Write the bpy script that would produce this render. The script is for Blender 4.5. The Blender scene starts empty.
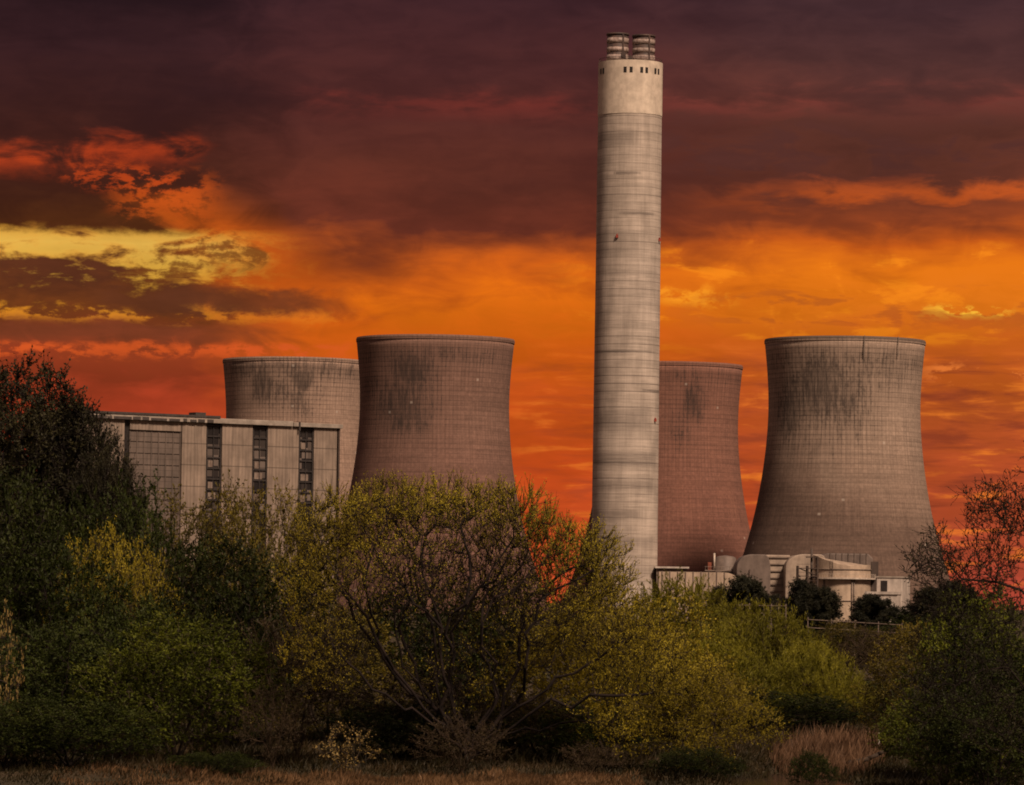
import bpy, bmesh, math, random
import numpy as np
from mathutils import Matrix, Vector

R = math.radians
scene = bpy.context.scene
COL = scene.collection
rnd = random.Random(5)

# ------------------------------------------------------------------ camera
W, H, F = 1024, 785, 4300.0
CAM = Vector((0, 0, 6.0))
HORIZON = 600.0
PITCH = math.atan((HORIZON - H / 2) / F)
ROLL = R(0.8)
cam_rot = Matrix.Rotation(math.pi / 2 + PITCH, 4, 'X') @ Matrix.Rotation(ROLL, 4, 'Z')
cd = bpy.data.cameras.new("camera")
cd.sensor_width = 36.0
cd.lens = F * 36.0 / W
cd.clip_start = 1.0
cd.clip_end = 20000
cam = bpy.data.objects.new("camera", cd)
cam.matrix_world = Matrix.Translation(CAM) @ cam_rot
COL.objects.link(cam)
scene.camera = cam


def P(px, py, D):
    """real-world point seen at photo position px,py at a distance D along the ground axis"""
    d = cam_rot.to_3x3() @ Vector(((px - W / 2) / F, -(py - H / 2) / F, -1))
    return CAM + d * (D / d.y)


# ------------------------------------------------------------------ object helpers
def link(o, parent=None):
    COL.objects.link(o)
    if parent is not None:
        o.parent = parent
    return o


def tag(o, label=None, cat=None, group=None, kind=None):
    if label: o["label"] = label
    if cat: o["category"] = cat
    if group: o["group"] = group
    if kind: o["kind"] = kind
    return o


def empty(name, loc, rz=0.0):
    o = bpy.data.objects.new(name, None)
    o.empty_display_size = 1
    o.location = loc
    o.rotation_euler = (0, 0, rz)
    return link(o)


def mesh_np(name, verts, faces, smooth=False):
    verts = np.asarray(verts, np.float32)
    faces = np.asarray(faces, np.int32)
    me = bpy.data.meshes.new(name)
    me.vertices.add(len(verts))
    me.vertices.foreach_set("co", verts.ravel())
    k = faces.shape[1]
    me.loops.add(faces.size)
    me.loops.foreach_set("vertex_index", faces.ravel())
    me.polygons.add(len(faces))
    me.polygons.foreach_set("loop_start", np.arange(len(faces), dtype=np.int32) * k)
    me.polygons.foreach_set("use_smooth", np.full(len(faces), smooth))
    me.update()
    me.validate()
    return me


def obj_me(name, me, mat, parent=None):
    o = bpy.data.objects.new(name, me)
    if mat is not None and len(me.materials) == 0:
        me.materials.append(mat)
    return link(o, parent)


class MB:
    """collects shapes into one bmesh"""
    def __init__(self):
        self.bm = bmesh.new()

    def box(self, x0, x1, y0, y1, z0, z1):
        v = [self.bm.verts.new(p) for p in ((x0, y0, z0), (x1, y0, z0), (x1, y1, z0), (x0, y1, z0),
                                            (x0, y0, z1), (x1, y0, z1), (x1, y1, z1), (x0, y1, z1))]
        for f in ((3, 2, 1, 0), (4, 5, 6, 7), (0, 1, 5, 4), (1, 2, 6, 5), (2, 3, 7, 6), (3, 0, 4, 7)):
            self.bm.faces.new([v[i] for i in f])
        return self

    def lathe(self, prof, n=48, cx=0, cy=0, smooth=True, cap0=False, cap1=False):
        rings = []
        for r, z in prof:
            rings.append([self.bm.verts.new((cx + r * math.sin(2 * math.pi * i / n), cy - r * math.cos(2 * math.pi * i / n), z)) for i in range(n)])
        for a, b in zip(rings, rings[1:]):
            for i in range(n):
                f = self.bm.faces.new((a[i], a[(i + 1) % n], b[(i + 1) % n], b[i]))
                f.smooth = smooth
        if cap0: self.bm.faces.new(rings[0][::-1])
        if cap1: self.bm.faces.new(rings[-1])
        return self

    def bar(self, a, b, r, n=6, r2=None):
        a, b = Vector(a), Vector(b)
        d = (b - a).normalized()
        u = d.orthogonal().normalized()
        w = d.cross(u)
        r2 = r if r2 is None else r2
        A, B = [], []
        for i in range(n):
            t = 2 * math.pi * i / n
            o = u * math.cos(t) + w * math.sin(t)
            A.append(self.bm.verts.new(a + o * r))
            B.append(self.bm.verts.new(b + o * r2))
        for i in range(n):
            f = self.bm.faces.new((A[i], A[(i + 1) % n], B[(i + 1) % n], B[i]))
            f.smooth = n > 6
        self.bm.faces.new(A[::-1])
        self.bm.faces.new(B)
        return self

    def prism(self, pts, axis, a, b):
        """extrude a 2-D outline; axis 'y': pts are (x,z); axis 'x': pts are (y,z)"""
        mk = (lambda p, t: (p[0], t, p[1])) if axis == 'y' else (lambda p, t: (t, p[0], p[1]))
        A = [self.bm.verts.new(mk(p, a)) for p in pts]
        B = [self.bm.verts.new(mk(p, b)) for p in pts]
        n = len(pts)
        for i in range(n):
            self.bm.faces.new((A[i], A[(i + 1) % n], B[(i + 1) % n], B[i]))
        self.bm.faces.new(A[::-1])
        self.bm.faces.new(B)
        return self

    def build(self, name, mat, parent=None, bevel=0):
        me = bpy.data.meshes.new(name)
        bmesh.ops.recalc_face_normals(self.bm, faces=self.bm.faces)
        self.bm.to_mesh(me)
        self.bm.free()
        o = obj_me(name, me, mat, parent)
        if bevel:
            m = o.modifiers.new("bevel", 'BEVEL')
            m.width = bevel
            m.segments = 2
            m.limit_method = 'ANGLE'
        return o


# ------------------------------------------------------------------ node expression helper
class E:
    nt = None
    def __init__(self, s): self.s = s

    @staticmethod
    def m(op, *a, clamp=False):
        n = E.nt.nodes.new('ShaderNodeMath')
        n.operation = op
        n.use_clamp = clamp
        for i, v in enumerate(a):
            if isinstance(v, E): E.nt.links.new(v.s, n.inputs[i])
            else: n.inputs[i].default_value = float(v)
        return E(n.outputs[0])

    def __add__(s, o): return E.m('ADD', s, o)
    def __radd__(s, o): return E.m('ADD', o, s)
    def __sub__(s, o): return E.m('SUBTRACT', s, o)
    def __rsub__(s, o): return E.m('SUBTRACT', o, s)
    def __mul__(s, o): return E.m('MULTIPLY', s, o)
    def __rmul__(s, o): return E.m('MULTIPLY', o, s)
    def __truediv__(s, o): return E.m('DIVIDE', s, o)


def sstep(x, a, b, lo=0.0, hi=1.0):
    n = E.nt.nodes.new('ShaderNodeMapRange')
    n.interpolation_type = 'SMOOTHSTEP'
    E.nt.links.new(x.s, n.inputs['Value'])
    if a <= b:
        vals = (a, b, lo, hi)
    else:
        vals = (b, a, hi, lo)
    for k, v in zip(('From Min', 'From Max', 'To Min', 'To Max'), vals):
        n.inputs[k].default_value = v
    return E(n.outputs['Result'])


def xyz(x, y, z=0.0):
    n = E.nt.nodes.new('ShaderNodeCombineXYZ')
    for i, v in enumerate((x, y, z)):
        if isinstance(v, E): E.nt.links.new(v.s, n.inputs[i])
        else: n.inputs[i].default_value = v
    return E(n.outputs[0])


def sep(v):
    n = E.nt.nodes.new('ShaderNodeSeparateXYZ')
    E.nt.links.new(v.s, n.inputs[0])
    return E(n.outputs[0]), E(n.outputs[1]), E(n.outputs[2])


def noise(vec, scale=1.0, detail=4, rough=0.5, dist=0.0, dim='3D'):
    n = E.nt.nodes.new('ShaderNodeTexNoise')
    n.noise_dimensions = dim
    E.nt.links.new(vec.s, n.inputs['Vector'])
    n.inputs['Scale'].default_value = scale
    n.inputs['Detail'].default_value = detail
    n.inputs['Roughness'].default_value = rough
    n.inputs['Distortion'].default_value = dist
    return E(n.outputs[0])


def white(vec):
    n = E.nt.nodes.new('ShaderNodeTexWhiteNoise')
    n.noise_dimensions = '3D'
    E.nt.links.new(vec.s, n.inputs['Vector'])
    return E(n.outputs['Value'])


def lin(c):
    return tuple(((v / 255) / 12.92 if v <= 10 else (((v / 255) + 0.055) / 1.055) ** 2.4) for v in c[:3]) + (1.0,)


def mix(a, b, f, mode='MIX'):
    n = E.nt.nodes.new('ShaderNodeMix')
    n.data_type = 'RGBA'
    n.blend_type = mode
    n.clamp_factor = True
    for k, v in ((0, f), (6, a), (7, b)):
        if isinstance(v, E): E.nt.links.new(v.s, n.inputs[k])
        elif k == 0: n.inputs[0].default_value = v
        else: n.inputs[k].default_value = tuple(v) if len(v) == 4 else tuple(v) + (1.0,)
    return E(n.outputs[2])


def ramp(x, stops, interp='LINEAR'):
    n = E.nt.nodes.new('ShaderNodeValToRGB')
    n.color_ramp.interpolation = interp
    el = n.color_ramp.elements
    while len(el) < len(stops): el.new(0.5)
    for e, (p, c) in zip(el, stops):
        e.position = p
        e.color = c
    E.nt.links.new(x.s, n.inputs[0])
    return E(n.outputs[0])


def new_mat(name):
    m = bpy.data.materials.new(name)
    m.use_nodes = True
    E.nt = m.node_tree
    b = m.node_tree.nodes['Principled BSDF']
    b.inputs['Roughness'].default_value = 0.85
    b.inputs['Specular IOR Level'].default_value = 0.25
    return m, b


def setc(b, e, key='Base Color'):
    E.nt.links.new(e.s, b.inputs[key])


def bump(b, h, strength=0.3, dist=0.1):
    n = E.nt.nodes.new('ShaderNodeBump')
    n.inputs['Strength'].default_value = strength
    n.inputs['Distance'].default_value = dist
    E.nt.links.new(h.s, n.inputs['Height'])
    E.nt.links.new(n.outputs[0], b.inputs['Normal'])


def objco():
    n = E.nt.nodes.new('ShaderNodeTexCoord')
    return E(n.outputs['Object'])


def flat_mat(name, c, rough=0.7, metal=0.0, var=0.25, scale=1.0):
    m, b = new_mat(name)
    n = noise(objco(), scale, 5, 0.6)
    k = sstep(n, 0.3, 0.7, 1 - var, 1 + var)
    setc(b, mix((0, 0, 0, 1), tuple(c) + (1,), 1.0) if False else mixscale(c, k))
    b.inputs['Roughness'].default_value = rough
    b.inputs['Metallic'].default_value = metal
    return m


def mixscale(c, k):
    n = E.nt.nodes.new('ShaderNodeVectorMath')
    n.operation = 'SCALE'
    if isinstance(c, E): E.nt.links.new(c.s, n.inputs[0])
    else: n.inputs[0].default_value = c[:3]
    E.nt.links.new(k.s, n.inputs['Scale'])
    return E(n.outputs[0])


# ------------------------------------------------------------------ lighting
SUN_AZ, SUN_EL = 150.0, 46.0      # clockwise from the viewing direction: veiled sun over the right shoulder
sd = bpy.data.lights.new("sun", 'SUN')
sd.energy = 5.0
sd.angle = R(12)
sd.color = (1.0, 0.73, 0.54)
sun = bpy.data.objects.new("sun", sd)
sv = Vector((math.sin(R(SUN_AZ)) * math.cos(R(SUN_EL)), math.cos(R(SUN_AZ)) * math.cos(R(SUN_EL)), math.sin(R(SUN_EL))))
sun.rotation_euler = (-sv).to_track_quat('-Z', 'Y').to_euler()
sun.location = (60, -80, 60)
link(sun)

world = bpy.data.worlds.new("World")
scene.world = world
world.use_nodes = True


def build_sky():
    nt = world.node_tree
    E.nt = nt
    bg = nt.nodes['Background']
    tc = nt.nodes.new('ShaderNodeTexCoord')
    dx, dy, dz = sep(E(tc.outputs['Generated']))
    az = E.m('ARCTAN2', dx, dy) * (180 / math.pi)
    el = E.m('ARCSINE', dz) * (180 / math.pi)
    # angular sky coordinates: 75.05 units per degree, X to the right, Y downwards, horizon at 600
    X = az * 75.05 + 512
    Y = 600 - el * 75.05
    x, y = X * 0.01, Y * 0.01
    nA = noise(xyz(x * 0.35 + 13.1, y * 1.3), 1.0, 4, 0.55, 0, '2D') - 0.5
    nB = noise(xyz(x * 1.0 + 7.7, y * 4.6), 1.0, 5, 0.6, 0.25, '2D') - 0.5
    nC = noise(xyz(x * 1.8 + 31.7, y * 3.6), 1.0, 7, 0.55, 0.5, '2D') - 0.5
    nD = noise(xyz(x * 6.0 + 9.2, y * 12.0), 1.0, 4, 0.65, 0, '2D') - 0.5

    def rampY(stops, yy):
        return ramp(yy / 600.0, [(p / 600.0, lin(c)) for p, c in stops])
    Yw = Y + nA * 84 + nB * sstep(Y, 120, 320, 14, 34) + nC * 26
    mid = rampY([(0, (60, 34, 38)), (60, (72, 38, 38)), (125, (84, 42, 37)), (175, (92, 45, 35)), (225, (104, 48, 34)), (255, (160, 72, 28)),
                 (282, (199, 91, 22)), (305, (216, 104, 18)), (335, (205, 92, 18)), (400, (192, 79, 24)), (470, (190, 72, 25)), (590, (206, 80, 40))], Yw)
    rgt = rampY([(0, (68, 43, 46)), (60, (80, 48, 46)), (105, (98, 53, 45)), (130, (88, 48, 39)), (175, (100, 52, 39)), (215, (140, 64, 33)),
                 (246, (190, 86, 24)), (285, (218, 112, 20)), (310, (216, 112, 24)), (335, (196, 93, 26)), (400, (176, 80, 34)), (470, (178, 76, 38)), (540, (172, 72, 46)), (590, (176, 70, 52))], Yw)
    lef = rampY([(0, (43, 25, 29)), (60, (56, 31, 33)), (120, (60, 31, 28)), (160, (72, 35, 27)), (200, (64, 32, 22)), (235, (78, 40, 19)),
                 (285, (88, 46, 28)), (310, (112, 58, 26)), (330, (118, 55, 27)), (350, (150, 62, 32)), (372, (138, 54, 29)), (400, (166, 60, 33)), (590, (186, 66, 38))], Yw)
    Xw = X + nA * 120 + nC * 90
    c = mix(lef, mid, sstep(Xw, 170, 330))
    c = mix(c, rgt, sstep(Xw, 540, 860))

    def box(x0, x1, y0, y1, fx, fy, XX, YY):
        a = sstep(XX, x0 - fx, x0 + fx) * sstep(XX, x1 + fx, x1 - fx)
        b = sstep(YY, y0 - fy, y0 + fy) * sstep(YY, y1 + fy, y1 - fy)
        return a * b

    # diagonal orange glow beside the dark rain cloud
    g = box(185, 290, 218, 330, 40, 36, X - (Y - 250) * 1.1 + nC * 80, Y + nC * 60 + nA * 40)
    c = mix(c, lin((206, 90, 20)), g * 0.7)
    # red lit streak, upper left
    Ys = Y + (X - 100) * 0.07 + nB * 30 + nC * 26
    s = box(-20, 190, 152, 174, 26, 13, Xw, Ys) * sstep(nC + nD * 0.25 + nB * .6, -0.22, 0.2)
    c = mix(c, lin((178, 62, 28)), s * 0.9)
    s = box(120, 215, 188, 226, 22, 14, X + nC * 60, Y + nC * 50 + nD * 20) * sstep(nC + nD, -0.08, 0.16)
    c = mix(c, lin((200, 82, 24)), s * 0.7)
    s = box(60, 180, 175, 200, 20, 10, X + nC * 60 + (Y - 185) * -2, Y + nC * 50 + nD * 20) * sstep(nC + nD, -0.06, 0.14)
    c = mix(c, lin((190, 68, 26)), s * 0.7)
    # yellow gap of clear sky low on the left
    yel = ramp((Y - 230) / 100.0, [(0.0, lin((200, 136, 44))), (0.2, lin((224, 174, 76))), (0.5, lin((220, 164, 60))), (0.8, lin((218, 144, 36))), (1.0, lin((212, 124, 30)))])
    yel = mix(yel, lin((206, 126, 40)), sstep(nC + nB, -0.15, 0.2) * 0.5)
    yel = mix(yel, lin((214, 112, 28)), sstep(X + nC * 120, 150, 280) * 0.75)
    gap = box(-260, 262, 237, 298, 48, 6, X + nC * 130 + nD * 30, Y + nC * 16 + nD * 9)
    bars = sstep(nB * 1.0 + nC * 0.6 + nD * 0.3 + sstep(Y, 258, 296) * 0.2 + sstep(X, 130, 60) * sstep(Y, 262, 278) * .12, 0.24, -0.06)
    lowgap = box(-260, 345, 315, 328, 30, 5, X + nC * 60, Y + nB * 24 + nD * 12) * sstep(nC + nD * 0.6 + nB * 0.5, -0.14, 0.05)
    c = mix(c, yel, E.m('MAXIMUM', gap * bars, lowgap * sstep(X, 60, 330, .95, .6)))
    # torn dark puff in the gap
    pf = box(138, 212, 250, 296, 16, 12, X + nC * 90 + nD * 30 + (Y - 272) * 1.5, Y + nC * 60 + nD * 40) * sstep(nC + nD * 0.9, -0.2, 0.10)
    pf = E.m('MAXIMUM', pf, box(190, 262, 243, 266, 14, 7, X + nC * 90 + nD * 40, Y + nC * 50 + nD * 40) * sstep(nC * -1.0 + nD * 0.9, -0.14, 0.16))
    c = mix(c, lin((112, 58, 25)), pf * 0.8)
    # grey-violet bank under the gap
    bank = box(110, 330, 296, 318, 45, 7, Xw, Y + nC * 26 + nD * 10)
    c = mix(c, lin((94, 50, 31)), bank * 0.85)
    bank = box(-200, 250, 328, 350, 90, 8, Xw, Y + nC * 20 + nB * 12)
    c = mix(c, lin((112, 56, 34)), bank * 0.75)
    s = box(-200, 350, 352, 364, 60, 5, Xw, Y + nC * 26 + nB * 18 + (X - 100) * 0.01)
    c = mix(c, lin((206, 84, 34)), s * sstep(nC + nD, -0.12, 0.12) * 0.9)
    # faint magenta streak left of the chimney and its continuation to the right
    s = box(300, 610, 100, 116, 60, 13, Xw, Y + nB * 34 + nC * 10)
    c = mix(c, lin((122, 48, 40)), s * sstep(nA + nB * 1.2 + nC * .6, -.3, .25) * 0.65)
    s = box(640, 1250, 98, 110, 60, 12, Xw, Y + nB * 46 + nC * 20 + (X - 700) * 0.012) * sstep(nA + nB, -.3, .25)
    c = mix(c, lin((138, 62, 52)), s * 0.6)
    s = box(740, 1300, 180, 196, 110, 9, Xw, Y + nB * 50 + nC * 26 + (X - 900) * 0.02)
    c = mix(c, lin((200, 88, 34)), s * 0.8)
    s = box(660, 1200, 128, 176, 80, 20, Xw, Y + nA * 60 + nC * 30) * sstep(nB + nC * 0.8, -0.1, 0.16)
    c = mix(c, lin((74, 42, 39)), s * 0.65)
    # bright strands above the towers on the right
    s = box(655, 725, 287, 303, 22, 6, X + nC * 40, Y + nC * 24 + nD * 8 + (X - 690) * -0.04) * sstep(nC + nD * 0.6, -0.18, 0.05)
    c = mix(c, lin((244, 150, 34)), s * 0.9)
    s = box(930, 1000, 302, 314, 26, 5, X + nC * 40, Y + nC * 22 + nD * 10) * sstep(nC + nD, -0.12, 0.08)
    c = mix(c, lin((247, 186, 56)), s * 0.9)
    s = box(700, 1300, 290, 326, 90, 10, X, Y + nB * 30) * sstep(nB + nC * 0.5, 0.02, 0.14)
    c = mix(c, lin((158, 76, 30)), s * 0.55)
    s = box(600, 1300, 258, 330, 90, 16, X, Yw) * sstep(nB * -1.0 + nC * 0.5, 0.04, 0.2)
    c = mix(c, lin((240, 134, 26)), s * 0.7)
    # layered bands low over the horizon
    lo = sstep(Y, 335, 375) * sstep(X, 480, 560)
    k = noise(xyz(x * 0.9 + 22, y * 7.5), 1.0, 5, 0.58, 0.2, '2D') - 0.5
    c = mix(c, lin((132, 56, 34)), lo * sstep(k + nC * 0.3, -0.04, 0.24) * sstep(X, 560, 900, 0.4, 0.8))
    c = mix(c, lin((236, 124, 40)), lo * sstep(k * -1.0 + nC * 0.35, 0.02, 0.24) * sstep(X, 560, 860, 0.5, 0.8))
    s = box(930, 1060, 364, 378, 25, 5, X + nC * 60, Y + nC * 40 + nD * 14) * sstep(nC + nD, -0.05, 0.12)
    c = mix(c, lin((232, 124, 52)), s * 0.8)
    # soft mottling of the dark cloud
    mott = sstep(nA * 0.8 + nB * 0.5 + nC * 0.5, -0.3, 0.3, 0.84, 1.16)
    c = mixscale(c, mott)

    # away from the sunset the overcast is dusky violet grey; clear sky model shows through its gaps
    sky = nt.nodes.new('ShaderNodeTexSky')
    sky.sky_type = 'NISHITA'
    sky.sun_disc = False
    sky.sun_elevation = R(SUN_EL)
    sky.sun_rotation = R(SUN_AZ)
    clear = mixscale(E(sky.outputs[0]), sstep(dz, -1, 1, 0.05, 0.05))
    over = ramp(sstep(el, -2, 60), [(0, lin((156, 110, 88))), (0.3, lin((124, 96, 88))), (1, lin((100, 84, 86)))])
    hole = sstep(noise(xyz(dx * 2, dy * 2, dz * 5), 1.5, 3, 0.6), 0.52, 0.7)
    far = mix(over, clear, hole * 0.6)
    front = sstep(E.m('ABSOLUTE', az), 60, 12) * sstep(el, 24, 8.5)
    nt.links.new(far.s, bg.inputs['Color'])
    bg.inputs['Strength'].default_value = 1.0
    bg2 = nt.nodes.new('ShaderNodeBackground')
    nt.links.new(c.s, bg2.inputs['Color'])
    ms = nt.nodes.new('ShaderNodeMixShader')
    nt.links.new(front.s, ms.inputs[0])
    nt.links.new(bg.outputs[0], ms.inputs[1])
    nt.links.new(bg2.outputs[0], ms.inputs[2])
    nt.links.new(ms.outputs[0], nt.nodes['World Output'].inputs['Surface'])


build_sky()
world.cycles.sampling_method = 'AUTOMATIC'

# ------------------------------------------------------------------ concrete, metal and ground materials
def theta_z(n_axis=None):
    ox, oy, oz = sep(objco())
    th = E.m('ARCTAN2', ox, oy * -1.0)       # 0 faces the camera, positive to the right
    return th, oz


def tower_mat(name, base, dark, pale, seed, stains, top=115.0, low=0.35):
    m, b = new_mat(name)
    th, z = theta_z()
    z = z / 1.06
    NP = 118
    a = th * (NP / (2 * math.pi))
    zz = z / 1.95
    fz, fa = E.m('FRACT', zz), E.m('FRACT', a)
    lz = sstep(E.m('ABSOLUTE', fz - 0.5), 0.36, 0.5)
    la = sstep(E.m('ABSOLUTE', fa - 0.5), 0.37, 0.5)
    cell = xyz(E.m('FLOOR', a), E.m('FLOOR', zz), seed)
    w = white(cell)
    big = noise(xyz(th * 2.0, z * 0.03, seed), 1.0, 6, 0.6)
    streak = noise(xyz(th * 24.0, z * 0.10, seed + 3), 1.0, 6, 0.7)
    fine = noise(xyz(th * 30.0, z * 0.8, seed + 5), 1.0, 5, 0.65)
    ringn = noise(xyz(th * 0.6, z * 0.55, seed + 8), 1.0, 4, 0.7)
    c = mix(base, dark, sstep(big, 0.3, 0.72) * 0.55)
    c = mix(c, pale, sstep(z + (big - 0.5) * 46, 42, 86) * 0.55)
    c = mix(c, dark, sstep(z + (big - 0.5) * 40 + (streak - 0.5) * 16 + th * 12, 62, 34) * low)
    c = mixscale(c, sstep(w, 0, 1, 0.94, 1.06))
    c = mixscale(c, sstep(ringn, 0.3, 0.7, 0.84, 1.14))
    c = mixscale(c, sstep(fine, 0.25, 0.75, 0.80, 1.18))
    ribs = noise(xyz(th * 95.0, z * 0.035, seed + 17), 1.0, 3, 0.6)
    c = mixscale(c, sstep(ribs, 0.3, 0.7, 0.86, 1.12))
    ln = E.m('MAXIMUM', lz * sstep(z, 20, 80, 0.14, 0.38), la * sstep(z, 30, 80, 0.03, 0.36))
    ln = ln * sstep(fine, 0.25, 0.6, 0.4, 1.1) * sstep(noise(xyz(th * 5.0, z * 0.08, seed + 11), 1.0, 4, 0.6), 0.35, 0.65, 0.45, 1.25)
    c = mix(c, (0.035, 0.024, 0.02, 1), ln)
    # soot growth in the upper courses, breaking up along the formwork grid
    tot = None
    for (t0, z0, st, sz, amt) in stains:
        d = E.m('POWER', (th - t0) / st, 2) + E.m('POWER', (z - z0) / sz, 2)
        g = E.m('EXPONENT', d * -1.0) * amt
        tot = g if tot is None else E.m('MAXIMUM', tot, g)
    st = sstep(tot + (streak - 0.5) * 1.2 + (w - 0.5) * 0.14 + (fine - 0.5) * 1.3 + lz * 0.16 + la * 0.22, 0.30, 1.0)
    c = mix(c, (0.026, 0.021, 0.019, 1), st * sstep(tot, 0.02, 0.3) * sstep(streak, 0.3, 0.65, 0.45, 0.85))
    # pale patch repairs
    p = sstep(w, 0.9965, 0.997) * sstep(E.m('ABSOLUTE', fz - 0.5), 0.3, 0.2) * sstep(E.m('ABSOLUTE', fa - 0.5), 0.38, 0.25)
    c = mix(c, (0.42, 0.38, 0.33, 1), p * 0.4)
    # dark weathered lip
    c = mix(c, (0.06, 0.045, 0.04, 1), sstep(z + (streak - 0.5) * 1.5, top - 2.6, top - 1.6) * 0.7)
    setc(b, c)
    bump(b, fine * 0.5 - lz * 0.5 - la * 0.3, 0.25, 0.15)
    b.inputs['Roughness'].default_value = 0.95
    return m


def chimney_mat():
    m, b = new_mat("chimney_concrete")
    th, z = theta_z()
    ring = noise(xyz(th * 0.35, z * 0.42, 2.0), 1.0, 5, 0.7)
    ring2 = noise(xyz(th * 1.2, z * 2.2, 12.0), 1.0, 5, 0.75)
    patch = noise(xyz(th * 2.2, z * 0.05, 5.0), 1.0, 5, 0.6)
    vs = noise(xyz(th * 22.0, z * 0.03, 8.0), 1.0, 4, 0.6)
    fz = E.m('FRACT', z / 2.45)
    pour = sstep(E.m('ABSOLUTE', fz - 0.5), 0.40, 0.5)
    c = mix((0.42, 0.36, 0.305, 1), (0.30, 0.255, 0.215, 1), sstep(patch, 0.35, 0.7))
    c = mixscale(c, sstep(ring, 0.28, 0.72, 0.78, 1.15))
    c = mixscale(c, sstep(ring2, 0.25, 0.75, 0.84, 1.14))
    c = mixscale(c, sstep(vs, 0.3, 0.7, 0.92, 1.08))
    lvl = white(xyz(E.m('FLOOR', z / 2.45 + 0.5), 3.0, 1.0))
    c = mix(c, (0.09, 0.073, 0.064, 1), pour * sstep(lvl, 0.55, 0.95) * sstep(ring2, 0.3, 0.55) * sstep(z, 150, 70, 0.4, 0.85))
    c = mix(c, (0.10, 0.08, 0.07, 1), pour * sstep(ring2, 0.36, 0.62) * 0.6)
    # sooty broken bands
    for z0, hh, t0, tw, a in ((150, 2.6, -0.6, 0.9, .55), (139, 0.5, -0.1, .45, .9), (126.5, 0.5, 0.3, .7, .8), (117, 4, -.5, 1.0, .35), (83.5, 0.5, -.3, 1.3, .85), (71.5, .5, 1.0, .6, .9),
                               (62, 3.4, -.2, 1.1, .55), (50, 2.6, -.1, 1.3, .75), (42, 1.6, 0.0, 1.2, .6), (33, 1.2, -.4, 1.0, .6), (24, 2.4, 0, 1.4, .5)):
        g = sstep(E.m('ABSOLUTE', z - z0 + (ring2 - 0.5) * 3.0 * min(1, hh)), hh * 1.3, hh * 0.4) * sstep(E.m('ABSOLUTE', th - t0 + (vs - 0.5) * 0.6), tw * 1.15, tw * 0.6)
        c = mix(c, (0.085, 0.07, 0.062, 1), g * sstep(ring2, 0.3, 0.62, 0.25, 1.0) * (a * .9))
    c = mixscale(c, sstep(z, 158, 170, 1.0, 0.80))
    setc(b, c)
    bump(b, ring2 - pour * 0.6, 0.25, 0.12)
    return m


def panel_mat(name, c0, c1, rib=0.9, course=6.0, ribamt=0.3):
    m, b = new_mat(name)
    ox, oy, oz = sep(objco())
    fr = E.m('FRACT', ox / rib)
    ribm = sstep(E.m('ABSOLUTE', fr - 0.5), 0.28, 0.5)
    fz = E.m('FRACT', oz / course)
    joint = sstep(E.m('ABSOLUTE', fz - 0.5), 0.462, 0.49)
    st = noise(xyz(ox * 0.9, oz * 0.06, 3.0), 1.0, 5, 0.65)
    bl = noise(xyz(ox * 0.16, oz * 0.16, 9.0), 1.0, 5, 0.6)
    c = mix(c0 + (1,), c1 + (1,), sstep(st, 0.35, 0.7))
    c = mixscale(c, sstep(bl, 0.3, 0.7, 0.8, 1.15))
    c = mix(c, (0.06, 0.045, 0.036, 1), ribm * ribamt)
    c = mix(c, (0.05, 0.04, 0.033, 1), joint * 0.65)
    setc(b, c)
    return m


def dirty_mat(name, c0, c1, rough=0.6, sx=0.5, sz=0.1):
    m, b = new_mat(name)
    ox, oy, oz = sep(objco())
    st = noise(xyz(ox * sx, oz * sz, oy * sx), 1.0, 6, 0.65)
    bl = noise(objco(), 0.35, 5, 0.6)
    c = mix(c0 + (1,), c1 + (1,), sstep(st, 0.35, 0.68))
    c = mixscale(c, sstep(bl, 0.3, 0.7, 0.82, 1.15))
    setc(b, c)
    b.inputs['Roughness'].default_value = rough
    return m


M = {}
M['chimney'] = chimney_mat()
M['cap_white'] = dirty_mat("painted_cap", (0.54, 0.465, 0.375), (0.46, 0.39, 0.315), 0.7, 0.5, 0.06)
M['flue_pale'] = dirty_mat("flue_cladding", (0.33, 0.265, 0.235), (0.15, 0.105, 0.09), 0.45, 0.9, 0.8)
M['flue_dark'] = dirty_mat("flue_rust", (0.045, 0.034, 0.032), (0.085, 0.052, 0.042), 0.6, 0.8, 0.8)
M['dark'] = flat_mat("dark_opening", (0.02, 0.017, 0.016), 0.5)
M['rust'] = flat_mat('rusty_box', (0.20, 0.06, 0.035), 0.7)
M['red'] = flat_mat("red_lamp_housing", (0.25, 0.045, 0.03), 0.5)
M['panel'] = panel_mat("tan_cladding", (0.245, 0.192, 0.152), (0.158, 0.124, 0.099), 1.25, 6.6, 0.30)
M['louvre'] = panel_mat("louvre_wall", (0.135, 0.105, 0.088), (0.085, 0.07, 0.06), 2.6, 3.4, 0.25)
M['roof_pale'] = dirty_mat("roof_edge", (0.30, 0.26, 0.22), (0.20, 0.17, 0.14), 0.7, 0.2, 0.5)
M['roof_dark'] = flat_mat("roof_felt", (0.05, 0.042, 0.038))
M['frame_dark'] = flat_mat("dark_window_frame", (0.03, 0.026, 0.025))
M['steel'] = dirty_mat("weathered_steel", (0.20, 0.16, 0.13), (0.11, 0.08, 0.065), 0.6, 0.6, 0.2)
M['steel_dark'] = dirty_mat("dark_steel", (0.075, 0.055, 0.045), (0.05, 0.038, 0.032), 0.6)
M['grey_duct'] = dirty_mat("grey_casing", (0.15, 0.118, 0.10), (0.105, 0.082, 0.07), 0.6, 0.3, 0.12)
M['pale_duct'] = dirty_mat("pale_casing", (0.34, 0.275, 0.215), (0.23, 0.185, 0.15), 0.55, 0.35, 0.09)
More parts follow.
